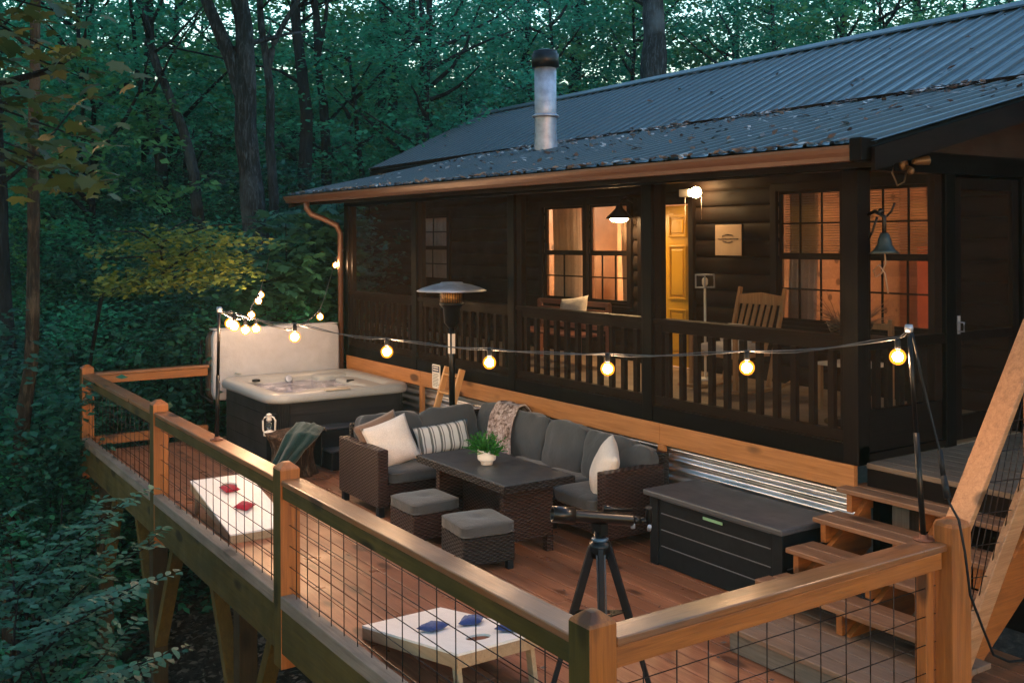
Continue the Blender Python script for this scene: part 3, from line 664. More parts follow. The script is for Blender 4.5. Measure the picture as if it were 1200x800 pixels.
# yellow six panel door
a, c, p, q = OP[3]; yd = WY - 0.03
b = MB().box((a + 0.02, yd, p + 0.02), (c - 0.02, yd + 0.04, q - 0.015))
for (u0, u1) in ((0.10, 0.45), (0.55, 0.90)):
    for (v0, v1) in ((0.80, 0.93), (0.42, 0.75), (0.08, 0.36)):
        xa, xb, za, zb = a + (c - a) * u0, a + (c - a) * u1, p + (q - p) * v0, p + (q - p) * v1
        t = 0.022
        b.box((xa, yd - 0.012, za), (xa + t, yd, zb)).box((xb - t, yd - 0.012, za), (xb, yd, zb)).box((xa + t, yd - 0.012, zb - t), (xb - t, yd, zb)).box((xa + t, yd - 0.012, za), (xb - t, yd, za + t)).box((xa + 0.055, yd - 0.009, za + 0.055), (xb - 0.055, yd, zb - 0.055))
dr = b.build('front_door', M['yellow'], cab, bevel=0.004)
MB().ball((a + 0.09, yd - 0.05, 1.98), 0.028, 10).tube([(a + 0.09, yd, 1.98), (a + 0.09, yd - 0.04, 1.98)], 0.012, 8).build('handle', M['steel'], dr)
MB().box((a - 0.08, WY - 0.08, 1.0), (a, WY - 0.02, 3.13)).box((c, WY - 0.08, 1.0), (c + 0.08, WY - 0.02, 3.13)).box((a, WY - 0.08, 3.052), (c, WY - 0.02, 3.13)).build('door_frame', porchw(2), cab, bevel=0.003)
# flue through the roof
CXF, CYF = -11.22, 8.0
fl = MB().lathe([(0.175, 3.72), (0.165, 3.84), (0.150, 4.10), (0.150, 4.28), (0.150, 4.95)], (CXF, CYF, 0), 24).build('flue', M['steel'], cab)
MB().lathe([(0.150, 4.27), (0.185, 4.28), (0.185, 4.30), (0.152, 4.32)], (CXF, CYF, 0), 24).build('storm_collar', M['steel'], fl)
MB().lathe([(0.155, 4.94), (0.185, 4.95), (0.185, 5.13), (0.165, 5.14), (0.165, 5.17), (0.10, 5.19)], (CXF, CYF, 0), 24).build('flue_cap', M['black_metal'], fl)
# fallen leaves on the roof: nobody could count them
def leaf_bits(pts, size, mat, name, label=None, curl=0.4, seed=1):
    rg = np.random.default_rng(seed); n = len(pts); P = np.array(pts, float)
    th = rg.uniform(0, 2 * PI, n); s = size * rg.uniform(0.6, 1.35, n)
    ax = np.stack([np.cos(th), np.sin(th), rg.uniform(-0.3, 0.3, n)], 1); bx = np.stack([-np.sin(th), np.cos(th), rg.uniform(-0.5, 0.5, n)], 1)
    up = np.array([0, 0, 1.0]); c = (curl * s * rg.uniform(0.2, 1, n))[:, None] * up
    A = ax * s[:, None]; B = bx * (s * 0.55)[:, None]
    V = np.stack([P - A, P - B * 0.9 + c * 0.5 - A * 0.1, P + A + c, P + B * 0.9 + c * 0.6 - A * 0.1], 1).reshape(-1, 3)
    F = np.arange(n * 4).reshape(n, 4)
    me = bpy.data.meshes.new(name); me.vertices.add(n * 4); me.vertices.foreach_set('co', V.ravel()); me.loops.add(n * 4); me.polygons.add(n)
    me.loops.foreach_set('vertex_index', F.ravel()); me.polygons.foreach_set('loop_start', np.arange(n) * 4); me.polygons.foreach_set('loop_total', np.full(n, 4)); me.update(); me.validate()
    me.materials.append(mat); o = bpy.data.objects.new(name, me); COL.objects.link(o)
    if label: tag(o, label, 'leaves'); o['kind'] = 'stuff'
    return o
pts = []
for i in range(2600):
    x = random.uniform(-13.5, -1.5); y = 8.76 + random.gauss(-0.06, 0.07)
    if mnoise.noise(Vector((x * 1.3, 0, 5))) > -0.12 + 0.25 * random.random(): pts.append((x, y, BZ + 0.03 + (y - BY) * (0.25 if y < BY else 0.48)))
for i in range(430):
    t = random.random() ** 0.6; x = random.uniform(-14, -4.3); y = EY + (BY - EY) * t
    pts.append((x, y, EZ + (BZ - EZ) * t + sl(x) * (1 - t) + 0.025))
for i in range(80):
    t = random.random() ** 1.5; x = random.uniform(-17, -2); y = BY + (RY - BY) * t; pts.append((x, y, BZ + (RZ - BZ) * t + 0.03))
for i in range(420):
    x = random.uniform(-14.3, -4.3); pts.append((x, EY + random.uniform(-0.05, 0.05), EZ + sl(x) + 0.005 + random.uniform(0, 0.02)))
leaf_bits(pts, 0.040, M['leaf_roof'], 'fallen_leaves', 'dry fallen leaves scattered and drifted across the metal roof', 0.5, 3)

pts = [(random.uniform(-13, -3.5), random.uniform(2.7, 5.3), 0.012) for _ in range(150)]
leaf_bits(pts, 0.022, M['leaf_litter'], 'deck_debris', 'scattered dark leaf bits and twigs lying on the deck boards', 0.4, 12)
# ------------------------------------------------------------------ hot tub
TX0, TX1, TY0, TY1 = -13.28, -11.30, 4.14, 6.0
tcx, tcy, hx, hy = (TX0 + TX1) / 2, (TY0 + TY1) / 2, (TX1 - TX0) / 2, (TY1 - TY0) / 2
tub = thing('hot_tub', (tcx, tcy, 0), 'square hot tub with grey rim, dark panelled sides and pale cover propped upright', 'hot tub')
MB().loft([rrect(tcx, tcy, hx - 0.05, hy - 0.05, 0.20, 0.003), rrect(tcx, tcy, hx - 0.05, hy - 0.05, 0.20, 0.72)], smooth=False).build('cabinet', M['cabinet'], tub)
b = MB()
for z in (0.2, 0.38, 0.56): b.loft([rrect(tcx, tcy, hx - 0.046, hy - 0.046, 0.20, z), rrect(tcx, tcy, hx - 0.046, hy - 0.046, 0.20, z + 0.006)], smooth=False)
for i in range(14):
    t = PI * 1.5 + PI / 2 * i / 13; x, y = TX1 - 0.25 + 0.205 * math.cos(t), TY0 + 0.25 + 0.205 * math.sin(t)
    b.box((x - 0.006, y - 0.006, 0.01), (x + 0.006, y + 0.006, 0.7))
b.build('panel_groove', M['black_plastic'], tub)
L = []
for dx, z, r in ((-0.06, 0.715, .2), (0.0, 0.72, .26), (0.012, 0.75, .27), (0.004, 0.80, .26), (-0.03, 0.825, .24), (-0.13, 0.825, .2), (-0.20, 0.81, .2), (-0.25, 0.76, .24), (-0.28, 0.66, .26), (-0.34, 0.50, .3)): L.append(rrect(tcx, tcy, hx + dx, hy + dx, r, z, 9))
MB().loft(L, cap0=False).build('shell', M['shell'], tub)
soft_box(b := MB(), (TX1 - 0.36, TY0 + 0.95, 0.73), (0.3, 0.85, 0.15), 4, 8); soft_box(b, (tcx + 0.2, TY1 - 0.36, 0.74), (1.2, 0.28, 0.12), 4, 8); soft_box(b, (TX0 + 0.3, TY1 - 0.4, 0.74), (0.35, 0.5, 0.14), 4, 8)
b.build('seat_moulding', M['shell'], tub)
m, nt, out = new_mat('foamy_water'); bs = bsdf(nt, out, 0.08, 0, 0.8); n = noise(nt, coords(nt), 3.2, 7, 0.7, 1.5)
nt.links.new(ramp(nt, n, [(0.42, (0.10, 0.10, 0.16)), (0.50, (0.30, 0.29, 0.36)), (0.60, (0.62, 0.60, 0.66))]), bs.inputs['Base Color']); bump(nt, bs, noise(nt, coords(nt), 14, 5), 0.6, 0.03)
MB().loft([rrect(tcx, tcy, hx - 0.24, hy - 0.24, 0.24, 0.735)], cap0=False).build('water', m, tub)
for x, y in ((-12.95, 4.55), (-12.2, 5.55)):
    MB().lathe([(0.03, 0), (0.055, 0.005), (0.05, 0.03), (0.0, 0.035)], (x, y, 0.775), 14).build('knob', M['black_plastic'], tub)
MB().lathe([(0.055, 0), (0.05, 0.018), (0.03, 0.022)], (TX0 + 0.33, 5.0, 0.775), 14, axis=(1, 0, 0.5)).build('jet', M['steel'], tub)
MB().box((TX1 - 0.10, 4.83, 0.826), (TX1 - 0.005, 5.15, 0.838)).build('control_panel', plain('panel_silver', (0.6, 0.52, 0.42), 0.25, 0.3), tub, bevel=0.008)
MB().box((TX1 - 0.25 + 0.17, TY0 + 0.05, 0.55), (TX1 - 0.03, TY0 + 0.09, 0.61)).build('latch', M['black_plastic'], tub, bevel=0.004)
cv = weld(soft_box(MB(), (-13.43, 5.02, 0.97), (0.11, 1.80, 0.94), 22, 10).build('cover', M['linen'] if 0 else plain('vinyl', (0.36, 0.375, 0.42), 0.55, 0, 0.10, 5, 0.9), tub))
weld(soft_box(MB(), (-13.60, 5.02, 0.95), (0.16, 1.84, 0.96), 16, 8).build('cover_back', plain('vinyl_brown', (0.045, 0.028, 0.022), 0.5), tub))
MB().box((-13.60, 4.13, 1.435), (-13.41, 5.91, 1.452)).build('cover_hinge', plain('vinyl', (0.36, 0.375, 0.42), 0.5), tub, bevel=0.01)
MB().tube([(-13.78, 4.08, 1.3), (-13.78, 4.08, 0.55), (-13.3, 4.08, 0.5)], 0.02, 8).build('cover_arm', M['black_metal'], tub)
# spa steps
sp = thing('spa_steps', (-11.0, 5.0, 0), 'black plastic two-tread spa steps against the hot tub', 'steps')
MB().box((-11.24, 4.62, 0.003), (-10.98, 5.35, 0.42)).build('upper_step', M['black_plastic'], sp, bevel=0.02)
MB().box((-10.975, 4.64, 0.003), (-10.72, 5.33, 0.21)).build('lower_step', M['black_plastic'], sp, bevel=0.02)
MB().box((-11.25, 4.6, 0.421), (-10.97, 5.37, 0.44)).box((-10.96, 4.62, 0.211), (-10.70, 5.35, 0.228)).build('tread_cap', plain('blue_black', (0.03, 0.036, 0.05), 0.3), sp, bevel=0.008)
# stump, throw, lantern
def rough_stump(c, r, h, seed):
    b = MB(); n = 40; loops = []
    for k in range(9):
        z = h * k / 8; lp = []
        for i in range(n):
            t = 2 * PI * i / n; rr = r * (1.05 - 0.22 * math.sin(PI * k / 8) + 0.10 * (k / 8) ** 3) * (1 + 0.16 * mnoise.noise(Vector((math.cos(t) * 2 + seed, math.sin(t) * 2, z * 1.5))) + 0.05 * math.sin(t * 13 + seed) + 0.03 * math.sin(t * 29))
            lp.append((c[0] + rr * math.cos(t), c[1] + rr * math.sin(t), c[2] + z + (0.07 * mnoise.noise(Vector((math.cos(t) * 2.5, math.sin(t) * 2.5, seed))) if k == 8 else 0)))
        loops.append(lp)
    return b.loft(loops)
stump = rough_stump((-10.90, 4.24, 0.003), 0.27, 0.46, 3).build('tree_stump', bark('stump_wood', (0.07, 0.042, 0.028), (0.24, 0.155, 0.105)))
tag(stump, 'gnarled weathered tree stump standing on the deck before the hot tub', 'stump')
b = MB()
TL = [at(*q) for q in ((356, 497, 11.62), (347, 494, 11.42), (334, 508, 11.16), (324, 530, 11.06), (316, 548, 11.03), (309, 572, 11.0))]
TR = [at(*q) for q in ((382, 504, 11.62), (380, 500, 11.40), (372, 510, 11.12), (356, 526, 11.02), (344, 542, 10.98), (332, 566, 10.95))]
def throw(u, v):
    k = min(4.999, u * 5); i = int(k); f = k - i; f = f * f * (3 - 2 * f) * 0.5 + f * 0.5
    p = TL[i].lerp(TL[i + 1], f).lerp(TR[i].lerp(TR[i + 1], f), v)
    fo = 0.028 * math.sin(v * 15 + u * 3 + 0.6 * math.sin(u * 7)) + 0.022 * mnoise.noise(Vector((u * 5, v * 6, 2)))
    q = p - FW * (fo + 0.05 * math.sin(PI * v) ) + UP * (0.03 * math.sin(PI * v) + 0.015 * mnoise.noise(Vector((u * 9, v * 9, 5))))
    q.z = max(q.z, 0.012); return tuple(q)
b.grid(throw, 40, 30); o = b.build('throw_blanket', M['green_cloth'], solid=0.014); tag(o, 'dark green throw draped over the weathered stump', 'blanket')
ln = thing('hurricane_lantern', (-11.05, 4.03, 0.43), 'small white hurricane lantern standing beside the hot tub on the stump', 'lantern')
c0 = (-11.05, 4.03, 0.425); P = lambda *a: (c0[0] + a[0], c0[1] + a[1], c0[2] + a[2])
MB().lathe([(0.062, 0), (0.066, 0.01), (0.06, 0.045), (0.03, 0.055), (0.022, 0.065)], c0, 18).build('fuel_tank', M['white_paint'], ln)
b = MB()
for s in (-1, 1): b.tube([P(s * 0.045 * .55, s * .045 * .83, 0.03), P(s * .068 * .55, s * .068 * .83, 0.06), P(s * 0.072 * .55, s * .072 * .83, 0.17), P(s * 0.05 * .55, s * .05 * .83, 0.205), P(s * 0.011, s * .017, 0.215)], 0.010, 8)
b.build('frame', M['white_paint'], ln)
MB().lathe([(0.024, 0.07), (0.042, 0.10), (0.042, 0.125), (0.026, 0.165)], c0, 16).build('globe', M['glass'], ln)
MB().lathe([(0.028, 0.166), (0.034, 0.175), (0.026, 0.20), (0.026, 0.225), (0.038, 0.235), (0.012, 0.25)], c0, 16).build('chimney', M['white_paint'], ln)

# ------------------------------------------------------------------ sofa
sofa = thing('corner_sofa', (-8.1, 5.3, 0), 'brown wicker L-shaped corner sofa with charcoal cushions along the cabin', 'sofa')
SX0, SXL, SX1, SY0, SYF, SY1 = -9.52, -8.62, -6.60, 4.20, 5.30, 6.01
MB().box((SX0, SY0, 0.10), (SXL, SY0 + 0.11, 0.64)).build('armrest', M['wicker'], sofa, bevel=0.012)
MB().box((SX1 - 0.12, SYF, 0.10), (SX1, SY1 - 0.06, 0.66)).build('armrest', M['wicker'], sofa, bevel=0.012)
MB().box((SX0, SY0 + 0.112, 0.12), (SX0 + 0.06, SY1, 0.76)).box((SX0 + 0.062, SY1 - 0.06, 0.12), (SX1 - 0.0, SY1, 0.76)).build('back_frame', M['wicker_dark'], sofa, bevel=0.01)
MB().box((SX0 + 0.062, SY0 + 0.112, 0.12), (SXL - 0.02, SY1 - 0.062, 0.30)).box((SXL - 0.018, SYF + 0.02, 0.12), (SX1 - 0.122, SY1 - 0.062, 0.30)).build('seat_base', M['wicker'], sofa, bevel=0.01)
for x, y in ((SX0 + 0.02, SY0 + 0.02), (SXL - 0.09, SY0 + 0.02), (SX1 - 0.09, SYF + 0.02), (SX1 - 0.09, SY1 - 0.1), (SX0 + 0.02, SY1 - 0.1), (-8.4, SYF + 0.05), (-7.5, SYF + 0.05)):
    MB().box((x, y, 0.002), (x + 0.06, y + 0.06, 0.119 if y > 5 or x > -8 else 0.099)).build('leg', M['black_plastic'], sofa)
for i, (x0, x1, y0, y1) in enumerate(((-9.30, -8.60, 4.33, 5.12), (-9.30, -8.60, 5.13, 5.85), (-8.59, -7.97, 5.26, 5.85), (-7.96, -7.35, 5.26, 5.85), (-7.34, -6.74, 5.26, 5.85))):
    cu = weld(soft_box(MB(), ((x0 + x1) / 2, (y0 + y1) / 2, 0.362), (x1 - x0, y1 - y0, 0.125), 7, 12, seed=i, wr=0.008, puff=0.018).build('seat_cushion', M['cushion'], sofa)); pb = MB()
    for z in (0.402, 0.322):
        lp = rrect((x0 + x1) / 2, (y0 + y1) / 2, (x1 - x0) / 2 * 0.965, (y1 - y0) / 2 * 0.965, 0.05, z, 6); pb.tube(lp + [lp[0]], 0.0055, 6)
    pb.build('piping', plain('piping', (0.075, 0.08, 0.085), 0.8), cu)
def backc(c, w, face, seed, h=0.46, t=0.17):
    # leaning back cushion; face: unit dir it faces
    f = Vector(face); up = Vector((0, 0, 1)); n = (f + up * 0.28).normalized(); sx = up.cross(f).normalized(); uy = n.cross(sx).normalized()
    R = Matrix((sx, uy, n)).transposed()
    weld(soft_box(MB(), c, (w, h, t), 6.5, 16, rot=R, seed=seed, wr=0.034, puff=0.03).build('back_cushion', M['cushion'], sofa))
backc((-9.36, 4.70, 0.62), 0.70, (1, 0, 0), 1); backc((-9.36, 5.38, 0.62), 0.66, (1, 0, 0), 2)
for i, x in enumerate((-9.13, -8.50, -7.87, -7.24, -6.98)):
    backc((x if i < 4 else -6.93, 5.86 if i < 4 else 5.87, 0.625 - 0.01 * i), 0.64 if i < 4 else 0.50, (0, -1, 0), 5 + i, 0.47 if i < 4 else 0.42)
def basis(n, up=(0, 0, 1), tw=0.0):
    n = Vector(n).normalized(); up = Vector(up); sx = up.cross(n).normalized(); uy = n.cross(sx).normalized()
    return Matrix((sx, uy, n)).transposed() @ Matrix.Rotation(tw, 3, 'Z')
def tpillow(name, c, w, h, t, n, tw, mat, label, seed):
    o = pillow(MB(), c, w, h, t, basis(n, tw=tw), seed=seed).build(name, mat); weld(o, 0.002); return tag(o, label, 'pillow')
tpillow('throw_pillow', (-8.94, 4.50, 0.63), 0.47, 0.47, 0.17, (0.75, -0.25, 0.35), 0.32, M['white_cloth'], 'large plain white square pillow at the left arm of the sofa', 2)
tpillow('throw_pillow', (-9.08, 4.475, 0.65), 0.46, 0.46, 0.13, (0.78, -0.22, 0.35), 0.36, M['brown_cloth'], 'brown pillow tucked behind the large white pillow', 4)
tpillow('throw_pillow', (-6.93, 5.55, 0.62), 0.46, 0.48, 0.20, (-0.42, -0.80, 0.34), -0.35, M['white_cloth'], 'cream pillow leaning on the right arm of the sofa', 6)
m, nt, out = new_mat('stripes'); bs = bsdf(nt, out, 0.9, 0, 0.1)
s = N(nt, 'ShaderNodeSeparateXYZ'); t = N(nt, 'ShaderNodeTexCoord'); nt.links.new(t.outputs['Object'], s.inputs[0])
st_ = ramp(nt, mathn(nt, 'FRACT', mathn(nt, 'MULTIPLY', s.outputs[1], 9.2)), [(0.0, (.62, .60, .56)), (0.32, (.15, .15, .14)), (0.55, (.62, .60, .56)), (0.68, (.18, .17, .16)), (0.80, (.62, .60, .56))])
nt.nodes[-1]; [r for r in nt.nodes if r.type == 'VALTORGB'][-1].color_ramp.interpolation = 'CONSTANT'
nt.links.new(st_, bs.inputs['Base Color']); M['stripes'] = m
tpillow('lumbar_pillow', (-9.14, 5.20, 0.57), 0.66, 0.31, 0.14, (0.93, 0.0, 0.36), 0.05, m, 'long grey and white striped lumbar pillow behind the table', 8)
b = MB()
def thr2(u, v):
    path = [(6.05, 0.58), (6.04, 0.80), (5.97, 0.87), (5.86, 0.86), (5.76, 0.72), (5.68, 0.56), (5.60, 0.455), (5.48, 0.445)]
    k = min(6.999, u * 7); i = int(k); f = k - i; y = path[i][0] + (path[i + 1][0] - path[i][0]) * f; z = path[i][1] + (path[i + 1][1] - path[i][1]) * f
    w = v - 0.5; x = -8.93 + 0.28 * u * u + w * (0.34 + 0.16 * u) + 0.02 * math.sin(u * 9)
    fo = 0.028 * math.sin(w * 26 + u * 3) * (0.4 + u) + 0.02 * mnoise.noise(Vector((u * 5, w * 8, 1)))
    return (x, y - abs(fo) * 0.8 - 0.015, z + abs(fo) * 0.9 + 0.01)
m, nt, out = new_mat('plaid'); bs = bsdf(nt, out, 0.95, 0, 0.1); v = coords(nt, (1, 1, 1)); n = noise(nt, v, 9, 5, 0.7, 2.0)
nt.links.new(ramp(nt, n, [(0.38, (0.10, 0.065, 0.05)), (0.48, (0.30, 0.22, 0.19)), (0.58, (0.52, 0.42, 0.38))]), bs.inputs['Base Color']); bump(nt, bs, noise(nt, v, 80, 2), 0.4, 0.01)
b.grid(thr2, 40, 26); o = b.build('throw_blanket', m, solid=0.01); tag(o, 'cream and brown blanket hanging over the back of the sofa', 'blanket')

# ------------------------------------------------------------------ table, plant, ottomans
tb = thing('dining_table', (-7.48, 4.75, 0), 'low wicker patio table with dark slatted rectangular top', 'table')
MB().box((-8.20, 4.40, 0.625), (-6.76, 5.08, 0.655)).build('table_top', wood('table_top', 0, (0.030, 0.033, 0.037), (0.055, 0.060, 0.066), 0.42, knots=False), tb, bevel=0.008)
MB().box((-8.215, 4.385, 0.59), (-6.745, 4.398, 0.652)).box((-8.215, 5.082, 0.59), (-6.745, 5.095, 0.652)).box((-8.215, 4.399, 0.59), (-8.202, 5.081, 0.652)).box((-6.758, 4.399, 0.59), (-6.745, 5.081, 0.652)).build('table_edge', M['wicker_dark'], tb, bevel=0.004)
MB().box((-7.98, 4.52, 0.56), (-6.98, 4.98, 0.622)).box((-6.99, 4.50, 0.13), (-6.93, 5.0, 0.624)).box((-8.05, 4.50, 0.13), (-7.985, 5.0, 0.624)).box((-7.98, 4.74, 0.13), (-7.0, 4.78, 0.558)).build('pedestal', M['wicker'], tb, bevel=0.008)
for x in (-8.05, -6.995):
    for y in (4.50, 4.935): MB().box((x, y, 0.002), (x + 0.065, y + 0.065, 0.128)).build('leg', M['wicker'], tb)
pl = thing('potted_plant', (-7.50, 4.70, 0.656), 'bushy green plant in a white footed pot on the table', 'plant')
MB().lathe([(0.050, 0.0), (0.054, 0.022), (0.060, 0.030), (0.078, 0.042), (0.082, 0.055), (0.082, 0.128), (0.074, 0.128), (0.074, 0.10), (0.001, 0.10)], (-7.50, 4.70, 0.657), 28).build('pot', M['white_paint'], pl)
b = MB(); rg = random.Random(5)
for i in range(120):
    a = rg.uniform(0, 2 * PI); el = rg.uniform(0.15, 1.45); L_ = rg.uniform(0.09, 0.20); p = Vector((-7.50 + 0.03 * math.cos(a), 4.70 + 0.03 * math.sin(a), 0.76)); d = Vector((math.cos(a) * math.cos(el), math.sin(a) * math.cos(el), math.sin(el)))
    for j in range(9):
        q = p + d * L_ * (j + 2) / 10 + Vector((0, 0, -0.02 * (j / 9) ** 2))
        for sdn in (-1, 1):
            s_ = d.cross(Vector((rg.uniform(-.4, .4), rg.uniform(-.4, .4), 1))).normalized() * sdn; e = (s_ * 0.8 + d * 0.5).normalized() * rg.uniform(0.014, 0.024); w_ = d.cross(e).normalized() * 0.005 + Vector((0, 0, .002))
            b.add([q, q + e * 0.5 + w_ + d * .005, q + e, q + e * 0.5 - w_ - d * .006], [(0, 1, 2, 3)])
b.build('foliage', M['leaf_pot'], pl, recalc=False)
def ottoman(cx, cy, rz, label, seed):
    o = thing('ottoman', (cx, cy, 0), label, 'ottoman', 'wicker ottomans in front of the table'); R = Matrix.Rotation(rz, 3, 'Z')
    tr_ = lambda p: R @ (p - Vector((cx, cy, 0))) + Vector((cx, cy, 0))
    MB().box((cx - 0.225, cy - 0.225, 0.07), (cx + 0.225, cy + 0.225, 0.285)).xf(tr_).build('base', M['wicker'] if seed == 1 else M['wicker_dark'], o, bevel=0.012)
    for sx in (-1, 1):
        for sy in (-1, 1): MB().box((cx + sx * 0.19 - 0.025, cy + sy * 0.19 - 0.025, 0.002), (cx + sx * 0.19 + 0.025, cy + sy * 0.19 + 0.025, 0.069)).xf(tr_).build('leg', M['black_plastic'], o)
    b = soft_box(MB(), (0, 0, 0.335), (0.47, 0.47, 0.10), 8, 16, seed=seed, wr=0.006, puff=0.012)
    def dimple(p):
        if p.z > 0.34: p.z -= 0.02 * math.exp(-(p.x ** 2 + p.y ** 2) / 0.004)
        return R @ p + Vector((cx, cy, 0))
    cu = weld(b.xf(dimple).build('seat_cushion', M['cushion'], o)); pb = MB()
    for z in (0.372, 0.302):
        lp = [R @ Vector(q) + Vector((cx, cy, 0)) for q in rrect(0, 0, 0.226, 0.226, 0.035, z, 6)]; pb.tube(lp + [lp[0]], 0.0055, 6)
    pb.build('piping', plain('piping', (0.075, 0.08, 0.085), 0.8), cu)
ottoman(-7.80, 4.245, 0.0, 'wicker ottoman with grey cushion nearer the sofa arm, behind the other one', 1)
ottoman(-6.96, 4.27, -0.12, 'wicker ottoman with dimpled grey cushion standing at the table corner', 2)

# ------------------------------------------------------------------ storage chest
ch = thing('storage_chest', (-5.5, 5.6, 0), 'big charcoal plastic deck chest with grooved sides beside the stairs', 'chest')
MB().box((-6.20, 5.47, 0.003), (-4.86, 5.98, 0.55)).build('chest_body', M['black_plastic'], ch, bevel=0.01)
b = MB()
for z in (0.16, 0.29, 0.42): b.box((-6.10, 5.461, z), (-4.96, 5.469, z + 0.006)).box((-4.859, 5.52, z), (-4.853, 5.93, z + 0.006))
b.box((-6.10, 5.461, 0.53), (-4.96, 5.469, 0.534))
b.build('panel_groove', plain('groove', (0.12, 0.13, 0.15), 0.4), ch)
for x in (-6.22, -4.93): MB().box((x, 5.45, 0.003), (x + 0.09, 5.468, 0.55)).build('corner_trim', M['black_plastic'], ch, bevel=0.004)
MB().box((-6.25, 5.40, 0.553), (-4.80, 6.0, 0.60)).build('lid', wood('lid', 0, (0.038, 0.043, 0.050), (0.068, 0.074, 0.084), 0.45, knots=False), ch, bevel=0.012)
MB().box((-5.62, 5.452, 0.485), (-5.42, 5.460, 0.505)).build('label_strip', plain('label_green', (0.20, 0.42, 0.26), 0.5), ch)

# ------------------------------------------------------------------ telescope
ts = thing('telescope', (-4.60, 3.65, 0), 'black refractor telescope with copper highlights on an aluminium and black tripod', 'telescope')
hub = Vector((-4.60, 3.65, 0.84)); fd = -FW; sd_ = -RT
dirs = [(-RT * 0.98 + fd * 0.18).normalized(), (RT * 0.97 + fd * 0.25).normalized(), (fd * 1.0 - RT * 0.02).normalized()]
for i, d in enumerate(dirs):
    f = hub + d * 0.30 - Vector((0, 0, 0.838)); tp = hub + d * 0.045
    mid = tp.lerp(f, 0.52); lg = MB().bar(tp, mid, 0.032, 0.045).build('leg', M['black_plastic'], ts, bevel=0.004)
    MB().bar(tp.lerp(f, 0.45), f, 0.022, 0.028).build('lower_leg', M['black_plastic'], lg, bevel=0.003)
for s in (-0.022, 0.022): MB().bar(hub + RT * s + fd * 0.04, hub + RT * s + fd * 0.14 - Vector((0, 0, 0.36)), 0.010, 0.010).build('leg_strut', plain('bluegrey_dark', (0.035, 0.05, 0.065), 0.5, 0.1), ts)
b = MB(); tz = 0.84 - 0.36; cs = [hub * 1.0 + d * 0.15 for d in dirs]
cs = [Vector((c.x, c.y, tz)) for c in cs]; cen = sum(cs, Vector()) / 3
for a_, e_ in ((0, 1), (1, 2), (2, 0)):
    b.bar(cs[a_], cs[e_], 0.022, 0.006); b.bar(cen, cs[a_], 0.02, 0.006)
    for t in (0.33, 0.66):
        q = cs[a_].lerp(cs[e_], t); b.bar(q, cen.lerp(cs[a_], 0.5), 0.012, 0.006)
b.build('spreader_tray', M['black_metal'], ts)
MB().lathe([(0.055, -0.06), (0.066, 0.0), (0.06, 0.025), (0.036, 0.035), (0.034, 0.09)], hub, 18).build('mount_head', M['black_metal'], ts, bevel=0)
MB().lathe([(0.001, 0.03), (0.045, 0.032), (0.05, 0.045), (0.03, 0.055)], hub, 18).build('azimuth_plate', plain('bluegrey', (0.10, 0.14, 0.19), 0.3, 0.4), ts)
tc = hub + Vector((0, 0, 0.165)); td = (-RT * 0.96 + fd * 0.20 + UP * 0.13).normalized()
MB().bar(hub + Vector((0, 0, 0.07)), tc - Vector((0, 0, 0.03)), 0.085, 0.05).build('fork', M['black_metal'], ts)
m, nt, out = new_mat('gloss_black'); bs = bsdf(nt, out, 0.3, 0.0, 0.35); bs.inputs['Base Color'].default_value = (0.010, 0.007, 0.006, 1)
tb_ = MB().lathe([(0.032, -0.20), (0.036, -0.19), (0.036, 0.16), (0.038, 0.165)], tc, 24, axis=td).build('optical_tube', m, ts)
MB().lathe([(0.047, 0.155), (0.047, 0.285), (0.040, 0.286), (0.038, 0.25), (0.001, 0.249)], tc, 24, axis=td).build('dew_shield', m, tb_)
MB().lathe([(0.024, -0.24), (0.024, -0.20)], tc, 18, axis=td).lathe([(0.017, -0.29), (0.017, -0.24)], tc, 18, axis=td).build('focuser', M['black_metal'], ts)
p = tc - td * 0.30; MB().lathe([(0.016, -0.02), (0.02, 0), (0.02, 0.045), (0.016, 0.07), (0.02, 0.085)], p, 14, axis=(0.1, -0.1, 1)).build('eyepiece', M['black_metal'], ts)
MB().tube([tc - td * 0.17 + RT * .03 - UP * .05, tc - td * 0.17 + RT * 0.03 + UP * 0.0], 0.014, 10).tube([p - UP * .05, p - UP * .02 + fd * .03], 0.012, 8).build('focus_knob', M['steel'], ts)
q = tc + UP * 0.055; MB().lathe([(0.012, -0.20), (0.012, -0.08), (0.017, -0.07), (0.017, -0.02)], q, 14, axis=td).build('finder_scope', M['black_metal'], ts)

# ------------------------------------------------------------------ patio heater
HX, HY = -9.75, 5.66
ht = thing('patio_heater', (HX, HY, 0), 'tall black mushroom patio heater with dished metal reflector behind the sofa', 'heater')
MB().lathe([(0.23, 0.003), (0.23, 0.06), (0.20, 0.08), (0.18, 0.66), (0.20, 0.70), (0.16, 0.74), (0.05, 0.76)], (HX, HY, 0), 28).build('tank_housing', M['black_metal'], ht)
MB().lathe([(0.034, 0.75), (0.034, 1.72)], (HX, HY, 0), 16).build('pole', M['black_metal'], ht)
MB().box((HX - 0.02, HY - 0.038, 1.36), (HX + 0.02, HY - 0.0345, 1.58)).box((HX + 0.0345, HY - 0.02, 1.36), (HX + 0.038, HY + 0.02, 1.58)).build('label_plate', M['white_paint'], ht)
MB().lathe([(0.036, 1.64), (0.085, 1.70), (0.095, 1.86), (0.135, 1.90), (0.135, 1.925)], (HX, HY, 0), 24).build('burner_head', M['black_metal'], ht)
b = MB().lathe([(0.122, 1.926), (0.122, 2.05)], (HX, HY, 0), 24)
eg = b.build('emitter_screen', plain('gold_lit_mesh', (0.30, 0.17, 0.06), 0.4, 0.8, 0.5, 60, 0.8), ht)  # gold of the lit mesh is put into its base colour
b = MB()
